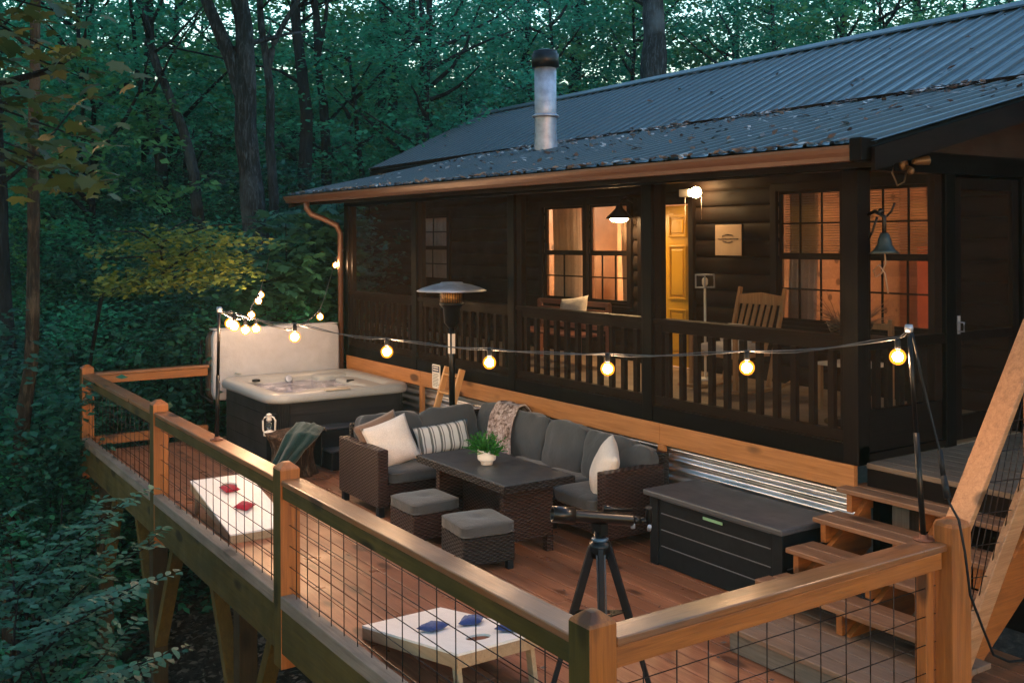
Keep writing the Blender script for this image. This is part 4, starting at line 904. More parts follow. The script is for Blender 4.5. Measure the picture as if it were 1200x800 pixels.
for i in range(28): t = 2 * PI * i / 28; b.bar((HX + .127 * math.cos(t), HY + .127 * math.sin(t), 1.926), (HX + .127 * math.cos(t), HY + .127 * math.sin(t), 2.05), 0.005, 0.005)
b.build('emitter_bars', M['black_metal'], eg)
MB().lathe([(0.13, 2.05), (0.30, 2.062), (0.385, 2.050), (0.39, 2.056), (0.33, 2.085), (0.22, 2.12), (0.13, 2.137), (0.12, 2.150), (0.04, 2.155)], (HX, HY, 0), 44).build('reflector', M['steel'], ht)
# ladder
la = thing('step_ladder', (-10.2, 5.9, 0), 'small pale pine ladder leaning on the skirting behind the heater', 'ladder')
for x in (-10.44, -10.10): MB().bar((x, 5.64, 0.003), (x, 6.0, 1.12), 0.035, 0.075, up=(0, -1, 0.3)).build('rail', M['ladderw'], la, bevel=0.003)
for t in (0.25, 0.5, 0.75, 0.93): z = 0.003 + 1.117 * t; y = 5.64 + 0.36 * t; MB().box((-10.42, y - 0.05, z - 0.012), (-10.12, y + 0.04, z + 0.012)).build('rung', M['ladderw'], la, bevel=0.003)
# rules sign
sg = thing('rules_sign', (-10.75, 6.03, 0.9), 'small white rules sign with navy heading on the skirting board', 'sign')
b = MB().prism([(x, z) for x, z, _ in [(q[0], q[1], 0) for q in rrect(-10.76, 0.965, 0.095, 0.145, 0.02, 0)]], 1, 6.022, 6.030); b.build('plate', M['white_paint'], sg)
MB().box((-10.84, 6.019, 1.02), (-10.68, 6.0215, 1.095)).build('heading', plain('navy', (0.02, 0.03, 0.08), 0.5), sg)
b = MB(); rg = random.Random(3)
for z in (1.07, 1.04): b.box((-10.82, 6.017, z), (-10.70, 6.0188, z + 0.013))
b.build('heading_text', M['white_paint'], sg)
b = MB()
for i in range(9):
    x = -10.835; z = 0.995 - i * 0.018
    while x < -10.70 - (0.03 if i % 3 == 2 else 0): w_ = rg.uniform(0.008, 0.025); b.box((x, 6.0195, z), (x + w_, 6.0215, z + 0.006)); x += w_ + 0.006
b.build('small_print', plain('ink', (0.06, 0.06, 0.07), 0.6), sg)

# ------------------------------------------------------------------ cornhole boards
def cornhole(x_lo, x_hi, y0, y1, hx_, hy_, label):
    o = thing('cornhole_board', ((x_lo + x_hi) / 2, (y0 + y1) / 2, 0), label, 'game board', 'cornhole boards on the deck')
    sgn = 1 if x_hi > x_lo else -1; L_ = abs(x_hi - x_lo); zl, zh = 0.085, 0.315
    T = lambda s, y, h=0: (x_lo + sgn * s, y, zl + (zh - zl) * s / L_ + h)
    n = 28; hs = abs(hx_ - x_lo); hr = 0.076; b = MB(); ring = []; outer = []
    for i in range(n):
        t = 2 * PI * i / n; c_, s_ = math.cos(t), math.sin(t); ring.append((hs + hr * c_, hy_ + hr * s_))
        k = 1e9
        for lim, comp in (((L_ - hs) if c_ > 0 else hs, abs(c_)), ((y1 - hy_) if s_ > 0 else (hy_ - y0), abs(s_))):
            if comp > 1e-6: k = min(k, lim / comp)
        outer.append((hs + k * c_, hy_ + k * s_))
    corners = [(L_, y1), (0, y1), (0, y0), (L_, y0)]
    for cx_, cy_ in corners:
        j = min(range(n), key=lambda i: (outer[i][0] - cx_) ** 2 + (outer[i][1] - cy_) ** 2); outer[j] = (cx_, cy_)
    for h in (0, -0.014): b.add([T(*p, h) for p in ring] + [T(*p, h) for p in outer], [(i, (i + 1) % n, n + (i + 1) % n, n + i) for i in range(n)])
    b.add([T(*p, 0) for p in ring] + [T(*p, -0.014) for p in ring], [(i, (i + 1) % n, n + (i + 1) % n, n + i) for i in range(n)])
    b.add([T(*p, 0) for p in outer] + [T(*p, -0.014) for p in outer], [(i, (i + 1) % n, n + (i + 1) % n, n + i) for i in range(n)])
    b.build('board_top', M['board_white'], o)
    b = MB(); fr_h = 0.072
    for (s0, ya, s1, yb_) in ((0, y0, L_, y0 + 0.025), (0, y1 - 0.025, L_, y1), (0, y0 + 0.0255, 0.025, y1 - 0.0255), (L_ - 0.025, y0 + 0.0255, L_, y1 - 0.0255)):
        v = [T(s, y, h) for h in (-0.0145 - fr_h, -0.0145) for s, y in ((s0, ya), (s1, ya), (s1, yb_), (s0, yb_))]
        b.add(v, [(0, 3, 2, 1), (4, 5, 6, 7), (0, 1, 5, 4), (1, 2, 6, 5), (2, 3, 7, 6), (3, 0, 4, 7)])
    b.build('frame', M['ply'], o, bevel=0.003)
    for y in (y0 + 0.045, y1 - 0.045):
        xt = x_lo + sgn * (L_ - 0.10); MB().bar((xt, y, 0.25), (xt + sgn * 0.05, y, 0.004), 0.03, 0.06, up=(1, 0, 0)).build('leg', M['ply'], o, bevel=0.003)
    return T
T1 = cornhole(-6.10, -4.86, 2.85, 3.44, -5.10, 3.13, 'nearer white cornhole board with three blue bean bags on it')
T2 = cornhole(-8.64, -9.84, 2.80, 3.36, -9.62, 3.11, 'farther white cornhole board with two red bean bags on it')
def bag(x, y, z, rz, mat, label, seed, tilt):
    R = Matrix.Rotation(tilt, 3, 'Y') @ Matrix.Rotation(rz, 3, 'Z')
    o = pillow(MB(), (x, y, z), 0.15, 0.15, 0.055, R, n=10, seed=seed, tex=0.01).build('bean_bag', mat); weld(o, 0.001)
    return tag(o, label, 'bean bag')
bz = lambda T, s, y: T(s, y)
for (s, y, r, lab, sd) in ((0.58, 3.06, 0.3, 'blue bean bag nearest the low end of the near cornhole board', 1), (0.66, 3.29, 0.9, 'blue bean bag beside the far edge, between the other two blue ones', 2), (1.03, 3.34, 0.5, 'blue bean bag past the hole at the raised end of the near board', 3)):
    p = T1(s, y); bag(p[0], p[1], p[2] + 0.024, r, M['blue_cloth'], lab, sd, -0.19)
for (s, y, r, lab, sd) in ((0.86, 3.075, 0.2, 'red bean bag at the edge of the hole of the far board', 5), (0.45, 3.08, 0.7, 'red bean bag in the middle of the far cornhole board', 6)):
    p = T2(s, y); bag(p[0], p[1], p[2] + 0.024, r, M['red_cloth'], lab, sd, 0.19)

# ------------------------------------------------------------------ poles and string lights
def pole(base, top, label, bx=None):
    o = thing('light_pole', base, label, 'pole'); b0, t0 = Vector(base), Vector(top)
    MB().tube([b0, b0.lerp(t0, 0.5)], 0.0165, 10).build('lower_tube', M['black_metal'], o)
    MB().tube([b0.lerp(t0, 0.5), t0], 0.0125, 10).build('upper_tube', M['black_metal'], o)
    MB().lathe([(0.055, 0), (0.055, 0.006), (0.024, 0.01), (0.024, 0.03)], b0, 18).build('base_flange', plain('rust', (0.12, 0.045, 0.025), 0.6, 0.3), o)
    MB().lathe([(0.02, -0.02), (0.024, 0.0), (0.02, 0.02)], t0, 12).build('top_cap', M['steel'], o)
pole((-3.33, 4.86, 0.984), (-3.45, 4.91, 2.11), 'slim black pole on the right railing holding up the string lights')
pole((-8.28, 2.575, 0.984), (-8.15, 2.56, 2.06), 'slim black pole on the front railing by the hot tub')
def bulbs(root, pts, drop=0.10):
    for p in pts:
        p = Vector(p); s = MB().lathe([(0.014, 0.042), (0.017, 0.05), (0.017, 0.085), (0.008, 0.10)], p, 10).build('socket', M['black_plastic'], root)
        bo = MB().ball(p, 0.028, 12).build('bulb', M['bulb'], root); MB().ball(p, 0.045, 14).build('halo_shell', M['halo'], bo)  # added glowing shell gives the bulb its orange rim
def cable(pts, sag_w=0.004):
    b = MB(); out_ = []
    for a_, e_ in zip(pts[:-1], pts[1:]):
        a_, e_ = Vector(a_), Vector(e_)
        for k in range(6): t = k / 6; q = a_.lerp(e_, t); q.z -= 0.025 * (e_ - a_).length * 4 * t * (1 - t); out_.append(q)
    out_.append(Vector(pts[-1])); b.tube(out_, sag_w, 6)
    n = len(out_); b.tube([q + Vector((0.012 * math.sin(i * 0.9), 0, 0.014 * math.cos(i * 0.9))) for i, q in enumerate(out_)], sag_w * 0.8, 5)
    return b
cmat = plain('cable', (0.06, 0.065, 0.07), 0.4)
A_ = [(-3.50, 4.88, 1.95), (-4.27, 4.51, 1.84), (-5.08, 4.10, 1.78), (-5.88, 3.71, 1.77), (-6.66, 3.32, 1.80), (-7.46, 2.93, 1.87), (-8.02, 2.64, 1.93)]
sA = thing('string_lights', (-5.9, 3.7, 1.9), 'long string of warm bulbs spanning the deck from pole to pole', 'string lights')
cable([(-3.45, 4.91, 2.11)] + [(x, y, z + 0.10) for x, y, z in A_] + [(-8.15, 2.56, 2.06)]).build('cable', cmat, sA); bulbs(sA, A_)
B_ = [(-8.43, 2.74, 1.92), (-9.16, 3.22, 1.80), (-10.58, 4.15, 1.56), (-11.86, 4.99, 1.67), (-13.50, 5.92, 2.27)]
sB = thing('string_lights', (-10.6, 4.2, 1.6), 'sagging string of bulbs over the hot tub to the cabin corner', 'string lights')
cable([(-8.15, 2.56, 2.06)] + [(x, y, z + 0.10) for x, y, z in B_] + [(-13.42, 6.02, 2.5)]).build('cable', cmat, sB); bulbs(sB, B_)
C_ = [(-8.75, 2.98, 1.83), (-11.19, 3.88, 1.78), (-12.17, 4.31, 1.88), (-12.75, 4.55, 1.92)]
sC = thing('string_lights', (-11.5, 4.0, 1.8), 'string of bulbs running from the left pole out over the tub cover into the trees', 'string lights')
cable([(-8.15, 2.56, 2.04)] + [(x, y, z + 0.10) for x, y, z in C_] + [(-15.4, 5.7, 2.7)]).build('cable', cmat, sC); bulbs(sC, C_)
# power lead wound down the right pole and over the corner post
b = MB(); pts = [(-3.44, 4.93, 2.08)]
pts += [tuple(at(px, py, d)) for px, py, d in ((1070, 400, 5.55), (1078, 440, 5.55), (1090, 490, 5.5), (1100, 530, 5.45), (1104, 560, 5.4), (1110, 590, 5.35), (1122, 612, 5.3), (1129, 650, 5.28), (1135, 700, 5.28), (1150, 740, 5.35), (1162, 770, 5.5), (1180, 778, 5.7), (1215, 775, 5.9))]
o = MB().tube(pts, 0.007, 8).tube([pts[4], pts[5]], 0.014, 10).build('power_cord', M['black_plastic']); tag(o, 'black power cord hanging from the right pole past the round-cornered post', 'cord')
o = thing('extension_socket', pts[5], 'small black weatherproof plug join on the cord below the right pole', 'plug'); MB().tube([pts[5], Vector(pts[5]).lerp(Vector(pts[6]), 0.9)], [0.016, 0.02], 10).build('plug_body', M['black_plastic'], o)

# ------------------------------------------------------------------ on the porch
wl = thing('wall_light', (-8.96, 8.62, 3.16), 'bright bare porch lamp on a white box above the yellow door', 'lamp')
MB().box((-9.20, 8.55, 3.13), (-9.03, 8.68, 3.22)).build('junction_box', M['white_paint'], wl, bevel=0.01)
MB().tube([(-9.03, 8.60, 3.175), (-8.99, 8.60, 3.175)], 0.03, 10).build('socket', M['white_paint'], wl)
MB().ball((-8.93, 8.58, 3.175), 0.065, 12).build('bulb', M['lamp_hot'], wl)
MB().tube([(-9.14, 8.60, 3.13), (-9.14, 8.60, 2.80)], 0.003, 5).tube([(-8.86, 8.60, 3.12), (-8.86, 8.60, 2.85)], 0.003, 5).build('pull_cord', M['white_paint'], wl)
sc_ = thing('wall_sconce', (-10.22, 8.6, 2.9), 'dark barn-style lamp glowing beside the left window', 'lamp')
MB().tube([(-10.25, 8.72, 3.10), (-10.25, 8.60, 3.16), (-10.25, 8.50, 3.12), (-10.25, 8.48, 3.03)], 0.014, 8).build('arm', M['black_metal'], sc_)
MB().lathe([(0.04, 3.06), (0.05, 3.02), (0.17, 2.90), (0.175, 2.885)], (-10.25, 8.48, 0), 20).build('shade', M['black_metal'], sc_)
MB().lathe([(0.02, 2.93), (0.105, 2.905), (0.12, 2.875), (0.09, 2.85), (0.01, 2.84)], (-10.25, 8.48, 0), 18).build('diffuser', M['lamp_hot'], sc_)
sn = thing('wall_plaque', (-8.53, 8.70, 2.6), 'square cream plaque with three lines of small lettering on the log wall', 'sign')
MB().box((-8.735, 8.70, 2.42), (-8.315, 8.725, 2.78)).build('panel', plain('cream', (0.62, 0.46, 0.32), 0.6, 0, 0.06), sn, bevel=0.003)
MB().box((-8.745, 8.705, 2.41), (-8.7355, 8.73, 2.79)).box((-8.3145, 8.705, 2.41), (-8.305, 8.73, 2.79)).box((-8.735, 8.705, 2.7805), (-8.315, 8.73, 2.79)).box((-8.735, 8.705, 2.41), (-8.315, 8.73, 2.4195)).build('rim', porchw(2), sn)
b = MB(); rg = random.Random(8)
for z, xa, xb, arc in ((2.655, -8.62, -8.44, 0.018), (2.605, -8.69, -8.36, 0), (2.565, -8.61, -8.45, -0.015)):
    x = xa
    while x < xb:
        w_ = rg.uniform(0.006, 0.012); t = (x - (xa + xb) / 2) / (xb - xa) * 2; zz_ = z - arc * t * t
        b.box((x, 8.697, zz_), (x + 0.003, 8.6995, zz_ + 0.016)).box((x + w_ * .4, 8.697, zz_ + (0.012 if rg.random() < .5 else 0)), (x + w_, 8.6995, zz_ + (0.016 if rg.random() < .5 else 0.006))); x += w_ + 0.004
b.build('lettering', plain('ink', (0.06, 0.06, 0.07), 0.6), sn)
rc = thing('rocking_chair', (-7.7, 8.1, FZ), 'light wooden slat-back rocking chair with white cushions on the porch', 'chair')
ow = wood('oak', 2, (0.30, 0.14, 0.05), (0.50, 0.27, 0.12), 0.5, knots=False)
bk = lambda x, t: (x, 8.18 + 0.20 * t, 1.40 + 0.68 * t)
for x in (-8.03, -7.39): MB().bar((x, 8.12, 1.06), (x, 8.39, 2.08), 0.035, 0.045, up=(0, -1, 0)).build('back_post', ow, rc, bevel=0.004)
MB().prism([(-8.01, 1.90), (-8.01, 2.0), (-7.86, 2.015), (-7.71, 2.03), (-7.56, 2.015), (-7.41, 2.0), (-7.41, 1.90)], 1, 8.34, 8.365).build('crest_rail', ow, rc)
for i in range(6): x = -7.93 + i * 0.088; MB().bar((x, 8.18, 1.42), (x, 8.352, 1.92), 0.045, 0.014, up=(0, -1, 0)).build('back_slat', ow, rc)
MB().box((-8.03, 7.62, 1.38), (-7.39, 8.15, 1.41)).build('seat', ow, rc)
for x in (-8.03, -7.39):
    MB().box((x - 0.02, 7.62, 1.06), (x + 0.02, 7.66, 1.62)).build('front_leg', ow, rc); MB().box((x - 0.035, 7.58, 1.62), (x + 0.035, 8.2, 1.645)).build('armrest', ow, rc)
    MB().tube([(x, 7.45, 1.07), (x, 7.7, 1.02), (x, 8.0, 1.015), (x, 8.3, 1.035), (x, 8.55, 1.10)], 0.018, 8).build('rocker', ow, rc)
weld(soft_box(MB(), (-7.71, 7.9, 1.46), (0.55, 0.5, 0.1), 5, 8).build('seat_cushion', M['white_cloth'], rc))
weld(soft_box(MB(), (-7.78, 8.05, 1.58), (0.42, 0.14, 0.24), 3.5, 8).build('back_cushion', M['white_cloth'], rc))
bn = thing('porch_bench', (-10.8, 7.9, FZ), 'reddish slatted wooden bench on the porch under the left windows', 'bench')
rw = wood('redwood', 0, (0.11, 0.035, 0.022), (0.22, 0.08, 0.045), 0.5, knots=False)
for z in (1.45, 1.55, 1.65, 1.75): MB().box((-11.55, 8.10, z), (-10.0, 8.13, z + 0.06)).build('back_slat', rw, bn)
for y in (7.6, 7.75, 7.9): MB().box((-11.55, y, 1.40), (-10.0, y + 0.12, 1.425)).build('seat_slat', rw, bn)
for x in (-11.55, -10.05): MB().box((x, 7.6, 1.001), (x + 0.05, 7.66, 1.62)).box((x, 8.08, 1.001), (x + 0.05, 8.14, 1.8)).box((x, 7.58, 1.621), (x + 0.05, 8.079, 1.65)).build('end_frame', rw, bn)
o = pillow(MB(), (-10.62, 8.0, 1.71), 0.50, 0.32, 0.18, basis((0.1, -0.9, 0.3), tw=0.15), seed=3).build('striped_pillow', M['linen']); weld(o, .002); tag(o, 'cream pillow with dark stripes propped on top of the porch bench', 'pillow')
lp = thing('box_lantern', (-8.5, 8.3, FZ), 'small glass box lantern on a thin white post right of the yellow door', 'lantern')
MB().tube([(-8.5, 8.3, 1.02), (-8.5, 8.3, 2.05)], 0.014, 8).lathe([(0.12, 1.001), (0.12, 1.012), (0.03, 1.03)], (-8.5, 8.3, 0), 16).build('post', M['white_paint'], lp)
MB().box((-8.58, 8.22, 2.05), (-8.42, 8.38, 2.065)).box((-8.58, 8.22, 2.195), (-8.42, 8.38, 2.21)).box((-8.58, 8.22, 2.066), (-8.568, 8.232, 2.194)).box((-8.432, 8.22, 2.066), (-8.42, 8.232, 2.194)).box((-8.58, 8.368, 2.066), (-8.568, 8.38, 2.194)).box((-8.432, 8.368, 2.066), (-8.42, 8.38, 2.194)).build('lantern_frame', M['steel'], lp)
MB().lathe([(0.02, 2.07), (0.035, 2.1), (0.035, 2.15), (0.02, 2.17)], (-8.5, 8.3, 0), 12).build('candle', M['white_paint'], lp)
pt = thing('side_table', (-5.75, 7.35, FZ), 'dark round porch table under the basket of dried branches', 'table')
MB().lathe([(0.36, 1.71), (0.37, 1.72), (0.37, 1.74), (0.36, 1.75)], (-5.75, 7.35, 0), 28).build('table_top', porchw(0), pt)
MB().lathe([(0.22, 1.001), (0.22, 1.02), (0.04, 1.05), (0.03, 1.71)], (-5.75, 7.35, 0), 16).build('pedestal', porchw(2), pt)
bk_ = thing('dried_basket', (-5.75, 7.35, 1.75), 'woven basket full of dried branches and grasses on the porch table', 'basket')
MB().lathe([(0.13, 1.752), (0.17, 1.80), (0.20, 1.88), (0.19, 1.885), (0.15, 1.82), (0.01, 1.80)], (-5.75, 7.35, 0), 24).build('basket', wicker('basketry', (0.10, 0.05, 0.03), (0.26, 0.15, 0.09)), bk_)
b = MB(); rg = random.Random(4)
for i in range(90):
    a = rg.uniform(0, 2 * PI); el = rg.uniform(0.1, 1.3); L_ = rg.uniform(0.12, 0.36); d = Vector((math.cos(a) * math.cos(el), math.sin(a) * math.cos(el), math.sin(el)))
    p = Vector((-5.75 + 0.1 * math.cos(a), 7.35 + 0.1 * math.sin(a), 1.84)); b.tube([p, p + d * L_ * .5 + Vector((0, 0, .02)), p + d * L_], [0.005, 0.004, 0.002], 4)
b.build('dried_stems', plain('straw', (0.28, 0.15, 0.09), 0.8), bk_)
oc = thing('porch_chair', (-6.15, 7.9, FZ), 'wooden porch chair with pale seat partly hidden behind the corner balusters', 'chair')
for x in (-6.4, -5.95):
    for y in (7.7, 8.15): MB().box((x, y, 1.001), (x + 0.04, y + 0.04, 1.42 if y < 8 else 1.85)).build('leg', ow, oc)
MB().box((-6.4, 7.7, 1.421), (-5.91, 8.12, 1.45)).build('seat', M['white_paint'], oc)
for z in (1.6, 1.75): MB().box((-6.36, 8.16, z), (-5.95, 8.18, z + 0.06)).build('back_slat', ow, oc)
# corner bell and flood light
be = thing('dinner_bell', (-4.60, 6.16, 2.5), 'verdigris iron dinner bell bracketed to the porch corner post', 'bell')
MB().lathe([(0.015, 0.15), (0.03, 0.14), (0.045, 0.10), (0.052, 0.06), (0.075, 0.025), (0.105, 0.0), (0.10, 0.0), (0.045, 0.05), (0.03, 0.12)], (-4.52, 6.16, 2.50), 22).build('bell', plain('verdigris', (0.022, 0.036, 0.040), 0.5, 0.4), be)
MB().tube([(-4.655, 6.16, 2.78), (-4.60, 6.16, 2.80), (-4.52, 6.16, 2.76), (-4.52, 6.16, 2.64)], 0.014, 8).tube([(-4.655, 6.16, 2.60), (-4.62, 6.16, 2.66), (-4.58, 6.16, 2.76)], 0.009, 8).build('bracket', M['black_metal'], be)
MB().tube([(-4.55, 6.22, 2.76), (-4.52, 6.24, 2.80), (-4.50, 6.25, 2.86)], 0.008, 6).ball((-4.55, 6.16, 2.80), 0.022, 8).build('finial', M['black_metal'], be)
MB().tube([(-4.52, 6.16, 2.52), (-4.52, 6.17, 2.43), (-4.56, 6.18, 2.36), (-4.60, 6.17, 2.33), (-4.60, 6.14, 2.38), (-4.55, 6.14, 2.42), (-4.51, 6.15, 2.36), (-4.50, 6.17, 2.22)], 0.006, 6).build('pull_rope', plain('rope', (0.22, 0.15, 0.10), 0.9), be)
fl_ = thing('flood_light', (-4.62, 6.56, 3.18), 'tan twin floodlight with a looped wire under the gable', 'lamp')
tanm = plain('tan_metal', (0.12, 0.075, 0.035), 0.4, 0.2)
MB().lathe([(0.045, 0), (0.045, 0.02), (0.02, 0.03)], (-4.655, 6.56, 3.15), 14, axis=(1, 0, 0)).build('base', tanm, fl_)
MB().lathe([(0.016, -0.03), (0.026, 0.0), (0.034, 0.09), (0.036, 0.10), (0.015, 0.098)], (-4.57, 6.60, 3.17), 16, axis=(0.35, 0.85, 0.1)).build('lamp_head', tanm, fl_)
MB().ball((-4.58, 6.55, 3.10), 0.028, 8).tube([(-4.63, 6.56, 3.14), (-4.58, 6.56, 3.12)], 0.012, 6).build('sensor', tanm, fl_)
MB().tube([(-4.61, 6.50, 3.26), (-4.60, 6.40, 3.20), (-4.60, 6.36, 3.08), (-4.60, 6.42, 2.99), (-4.60, 6.50, 3.02), (-4.61, 6.54, 3.10)], 0.006, 6).build('loop_wire', tanm, fl_)
# ------------------------------------------------------------------ leaves in bulk
def leaf_mesh(name, P, Nrm, Dir, size, mat, shape='oval'):
    """P centres, Nrm normals, Dir pointing directions, size per leaf (arrays)"""
    n = len(P); Nrm = Nrm / np.linalg.norm(Nrm, axis=1, keepdims=True)
    Dir = Dir - (Dir * Nrm).sum(1, keepdims=True) * Nrm; Dir /= np.linalg.norm(Dir, axis=1, keepdims=True) + 1e-9
    S = np.cross(Nrm, Dir)
    if shape == 'oval': prof = [(-0.5, 0, 0), (-0.12, 0.27, .05), (0.2, 0.22, .04), (0.5, 0, -.06), (0.2, -0.22, .04), (-0.12, -0.27, .05)]
    elif shape == 'quad': prof = [(-0.5, 0, 0), (0.0, 0.33, .07), (0.5, 0, -.05), (0.0, -0.33, .07)]
    else:   # maple
        prof = [(-0.5, 0, 0), (-0.34, 0.22, 0.02), (-0.30, 0.48, -.03), (-0.06, 0.30, 0.03), (0.12, 0.52, -.04), (0.14, 0.20, 0.03), (0.30, 0.22, 0), (0.55, 0, -0.08), (0.30, -0.22, 0), (0.14, -0.20, 0.03), (0.12, -0.52, -.04), (-0.06, -0.30, 0.03), (-0.30, -0.48, -.03), (-0.34, -0.22, 0.02)]
    k = len(prof); sz = np.asarray(size)[:, None]
    V = np.stack([P + Dir * (a * sz) + S * (b_ * sz) + Nrm * (c_ * sz) for a, b_, c_ in prof], 1).reshape(-1, 3)
    me = bpy.data.meshes.new(name); me.vertices.add(n * k); me.vertices.foreach_set('co', V.ravel()); me.loops.add(n * k); me.polygons.add(n)
    me.loops.foreach_set('vertex_index', np.arange(n * k)); me.polygons.foreach_set('loop_start', np.arange(n) * k); me.polygons.foreach_set('loop_total', np.full(n, k))
    me.update(); me.validate(); me.materials.append(mat); return me
def spray_cloud(seed, n_spray, per, R, H, leaf, flat=0.10, spread=0.55, up=0.9, hollow=0.35, mat=None, shape='quad', name='crown', lowbias=False):
    rg = np.random.default_rng(seed)
    # sprays spread through an uneven crown volume
    th = rg.uniform(0, 2 * PI, n_spray); rr = R * np.sqrt(rg.uniform(hollow ** 2, 1, n_spray)); h = rg.uniform(-1, 1, n_spray)
    prof = np.sqrt(np.clip(1 - h ** 2 * 0.85, 0.05, 1)); lob = 1 + 0.3 * np.sin(th * 3 + seed) * np.cos(h * 3 + seed)
    rr = rr * prof * lob; C_ = np.stack([rr * np.cos(th), rr * np.sin(th), h * H / 2], 1)
    idx = np.repeat(np.arange(n_spray), per); n = len(idx)
    sp = spread * rg.uniform(0.6, 1.3, n_spray)[idx]
    a = rg.uniform(0, 2 * PI, n); q = np.sqrt(rg.uniform(0, 1, n)) * sp
    tl = rg.normal(0, 0.22, (n_spray, 2))[idx]; dx, dy = q * np.cos(a), q * np.sin(a)
    P = C_[idx] + np.stack([dx, dy, dx * tl[:, 0] + dy * tl[:, 1] - 0.25 * q ** 2 + rg.normal(0, flat, n)], 1)
    Nn = np.stack([rg.normal(0, 0.45, n), rg.normal(0, 0.45, n), np.full(n, up)], 1)
    D = np.stack([np.cos(a), np.sin(a), rg.normal(-0.25, 0.25, n)], 1) + rg.normal(0, 0.3, (n, 3))
    return leaf_mesh(name, P, Nn, D, leaf * rg.uniform(0.6, 1.3, n), mat, shape)
CR = [spray_cloud(20 + i, (115, 68, 100, 54)[i], (42, 58, 46, 58)[i], 2.7, 5.4, (0.12, 0.17, 0.13, 0.20)[i], spread=(0.5, 0.75, 0.6, 0.8)[i], mat=(M['leaf_deep'], M['leaf_mid'], M['leaf_deep'], M['leaf_olive'])[i], name='crown') for i in range(4)]
BU = [spray_cloud(40 + i, 90, 34, 1.25, 2.3, 0.10, spread=0.34, hollow=0.1, mat=(M['leaf_low'], M['leaf_low'], M['leaf_mid'])[i], name='shrub_leaves') for i in range(3)]
def add_child(name, me, parent, loc, sc=(1, 1, 1), rz=0.0):
    o = bpy.data.objects.new(name, me); COL.objects.link(o); o.parent = parent
    pl_ = parent['_o']; o.location = (loc[0] - pl_[0], loc[1] - pl_[1], loc[2] - pl_[2]); o.scale = sc; o.rotation_euler = (0, 0, rz); return o
def trunk_tubes(b, pts, r0, r1, n=10, wob=0.02):
    P_ = []; R_l = []
    for i, (a_, e_) in enumerate(zip(pts[:-1], pts[1:])):
        a_, e_ = Vector(a_), Vector(e_); m_ = 4
        for k in range(m_): P_.append(a_.lerp(e_, k / m_))
    P_.append(Vector(pts[-1])); L_ = len(P_)
    for i, p in enumerate(P_):
        t = i / (L_ - 1); P_[i] = p + Vector((mnoise.noise(p * 0.9), mnoise.noise(p * 0.9 + Vector((9, 2, 4))), 0)) * wob
        R_l.append((r0 + (r1 - r0) * t) * (1 + 0.12 * mnoise.noise(p * 2.3)))
    b.tube(P_, R_l, n); return b
rgt = random.Random(21)
def limbs(b, base, h0, h1, r, n, seed, reach=2.0):
    q = random.Random(seed)
    for i in range(n):
        z = h0 + (h1 - h0) * (i + q.random()) / n; a = q.uniform(0, 2 * PI); L_ = reach * q.uniform(0.5, 1.0)
        p = Vector((base.x, base.y, z)); pts = [p]; d = Vector((math.cos(a), math.sin(a), q.uniform(0.25, 0.9)))
        for k in range(4): p = p + d * L_ / 4; d = d + Vector((q.uniform(-.3, .3), q.uniform(-.3, .3), q.uniform(-.1, .25))); pts.append(p.copy())
        b.tube(pts, [r * 0.35 * (1 - k / 5.5) for k in range(5)], 5)
    return b
FT = 'forest trees rising behind the deck and cabin'
def px_tree(pts, w, d, label, mat='bark', forks=(), crown=True, ct=(0, 0), nm='forest_tree', cz=3.2, cs=1.0, top=None):
    """a tree whose trunk goes through the given view directions at distance d (top to bottom)"""
    W_ = [at(px, py, d) for px, py in pts][::-1]
    base = W_[0].copy(); gz = ground_z(base.x, base.y); dirn = (W_[1] - W_[0]).normalized() if len(W_) > 1 else UP
    if base.z > gz: base = base - Vector((dirn.x * 0.3, dirn.y * 0.3, 1)) * (base.z - gz); base.z = ground_z(base.x, base.y) - 0.15
    r = w / FPX * d / 2
    t_ = W_[-1]; topz = top or max(t_.z + 2.5, 9.5); tp = t_ + (W_[-1] - W_[-2]).normalized() * (topz - t_.z)
    o = thing(nm, (base.x, base.y, gz_(base)), label, 'tree', FT)
    b = MB(); P_ = [base] + (W_ if (W_[0] - base).length > 0.3 else W_[1:]) + [tp]
    trunk_tubes(b, P_, r * 1.35, r * 0.62, 12, r * 0.35)
    for fpts, fw in forks:
        F_ = [at(px, py, d) for px, py in fpts]; e = F_[-1] + (F_[-1] - F_[-2]).normalized() * 2.0; trunk_tubes(b, F_ + [e], fw / FPX * d / 2 * 1.15, fw / FPX * d / 2 * 0.5, 8, r * 0.2)
    limbs(b, W_[-1], W_[-1].z - 1.5, tp.z, r, 4, int(pts[0][0]) + 900)
    b.build('trunk', M[mat], o)
    if crown:
        k = int(pts[0][0]) % 4; s = cs * rgt.uniform(0.9, 1.15)
        add_child('crown', CR[k], o, (tp.x + ct[0], tp.y + ct[1], tp.z + 0.6), (s, s, s * 0.9), rgt.uniform(0, 6))
    return o
def gz_(p): return ground_z(p.x, p.y)
px_tree([(45, -40), (42, 60), (40, 150), (40, 250), (38, 350), (35, 430), (27, 490), (20, 560), (12, 640)], 15, 12.5, 'slender near tree at the far left, its bark lit warm on one side', 'bark_lamplit', top=8.5)
px_tree([(-4, 120), (2, 220), (5, 330), (10, 400), (14, 480), (16, 560)], 16, 15, 'dark trunk at the left edge, just behind the warm-lit slender tree', 'bark', top=8.5)
px_tree([(176, -30), (176, 60), (180, 130), (188, 190), (190, 260), (192, 340)], 14, 22, 'dark forked tree left of the leaning pale trunk', 'bark', forks=[([(182, 160), (170, 120), (163, 90), (157, 30)], 7)])
px_tree([(176, 40), (184, 75), (200, 115), (215, 150), (228, 200), (234, 270), (240, 330)], 12, 20, 'pale trunk leaning left beside the dark forked tree', 'bark_pale', crown=False, top=8)
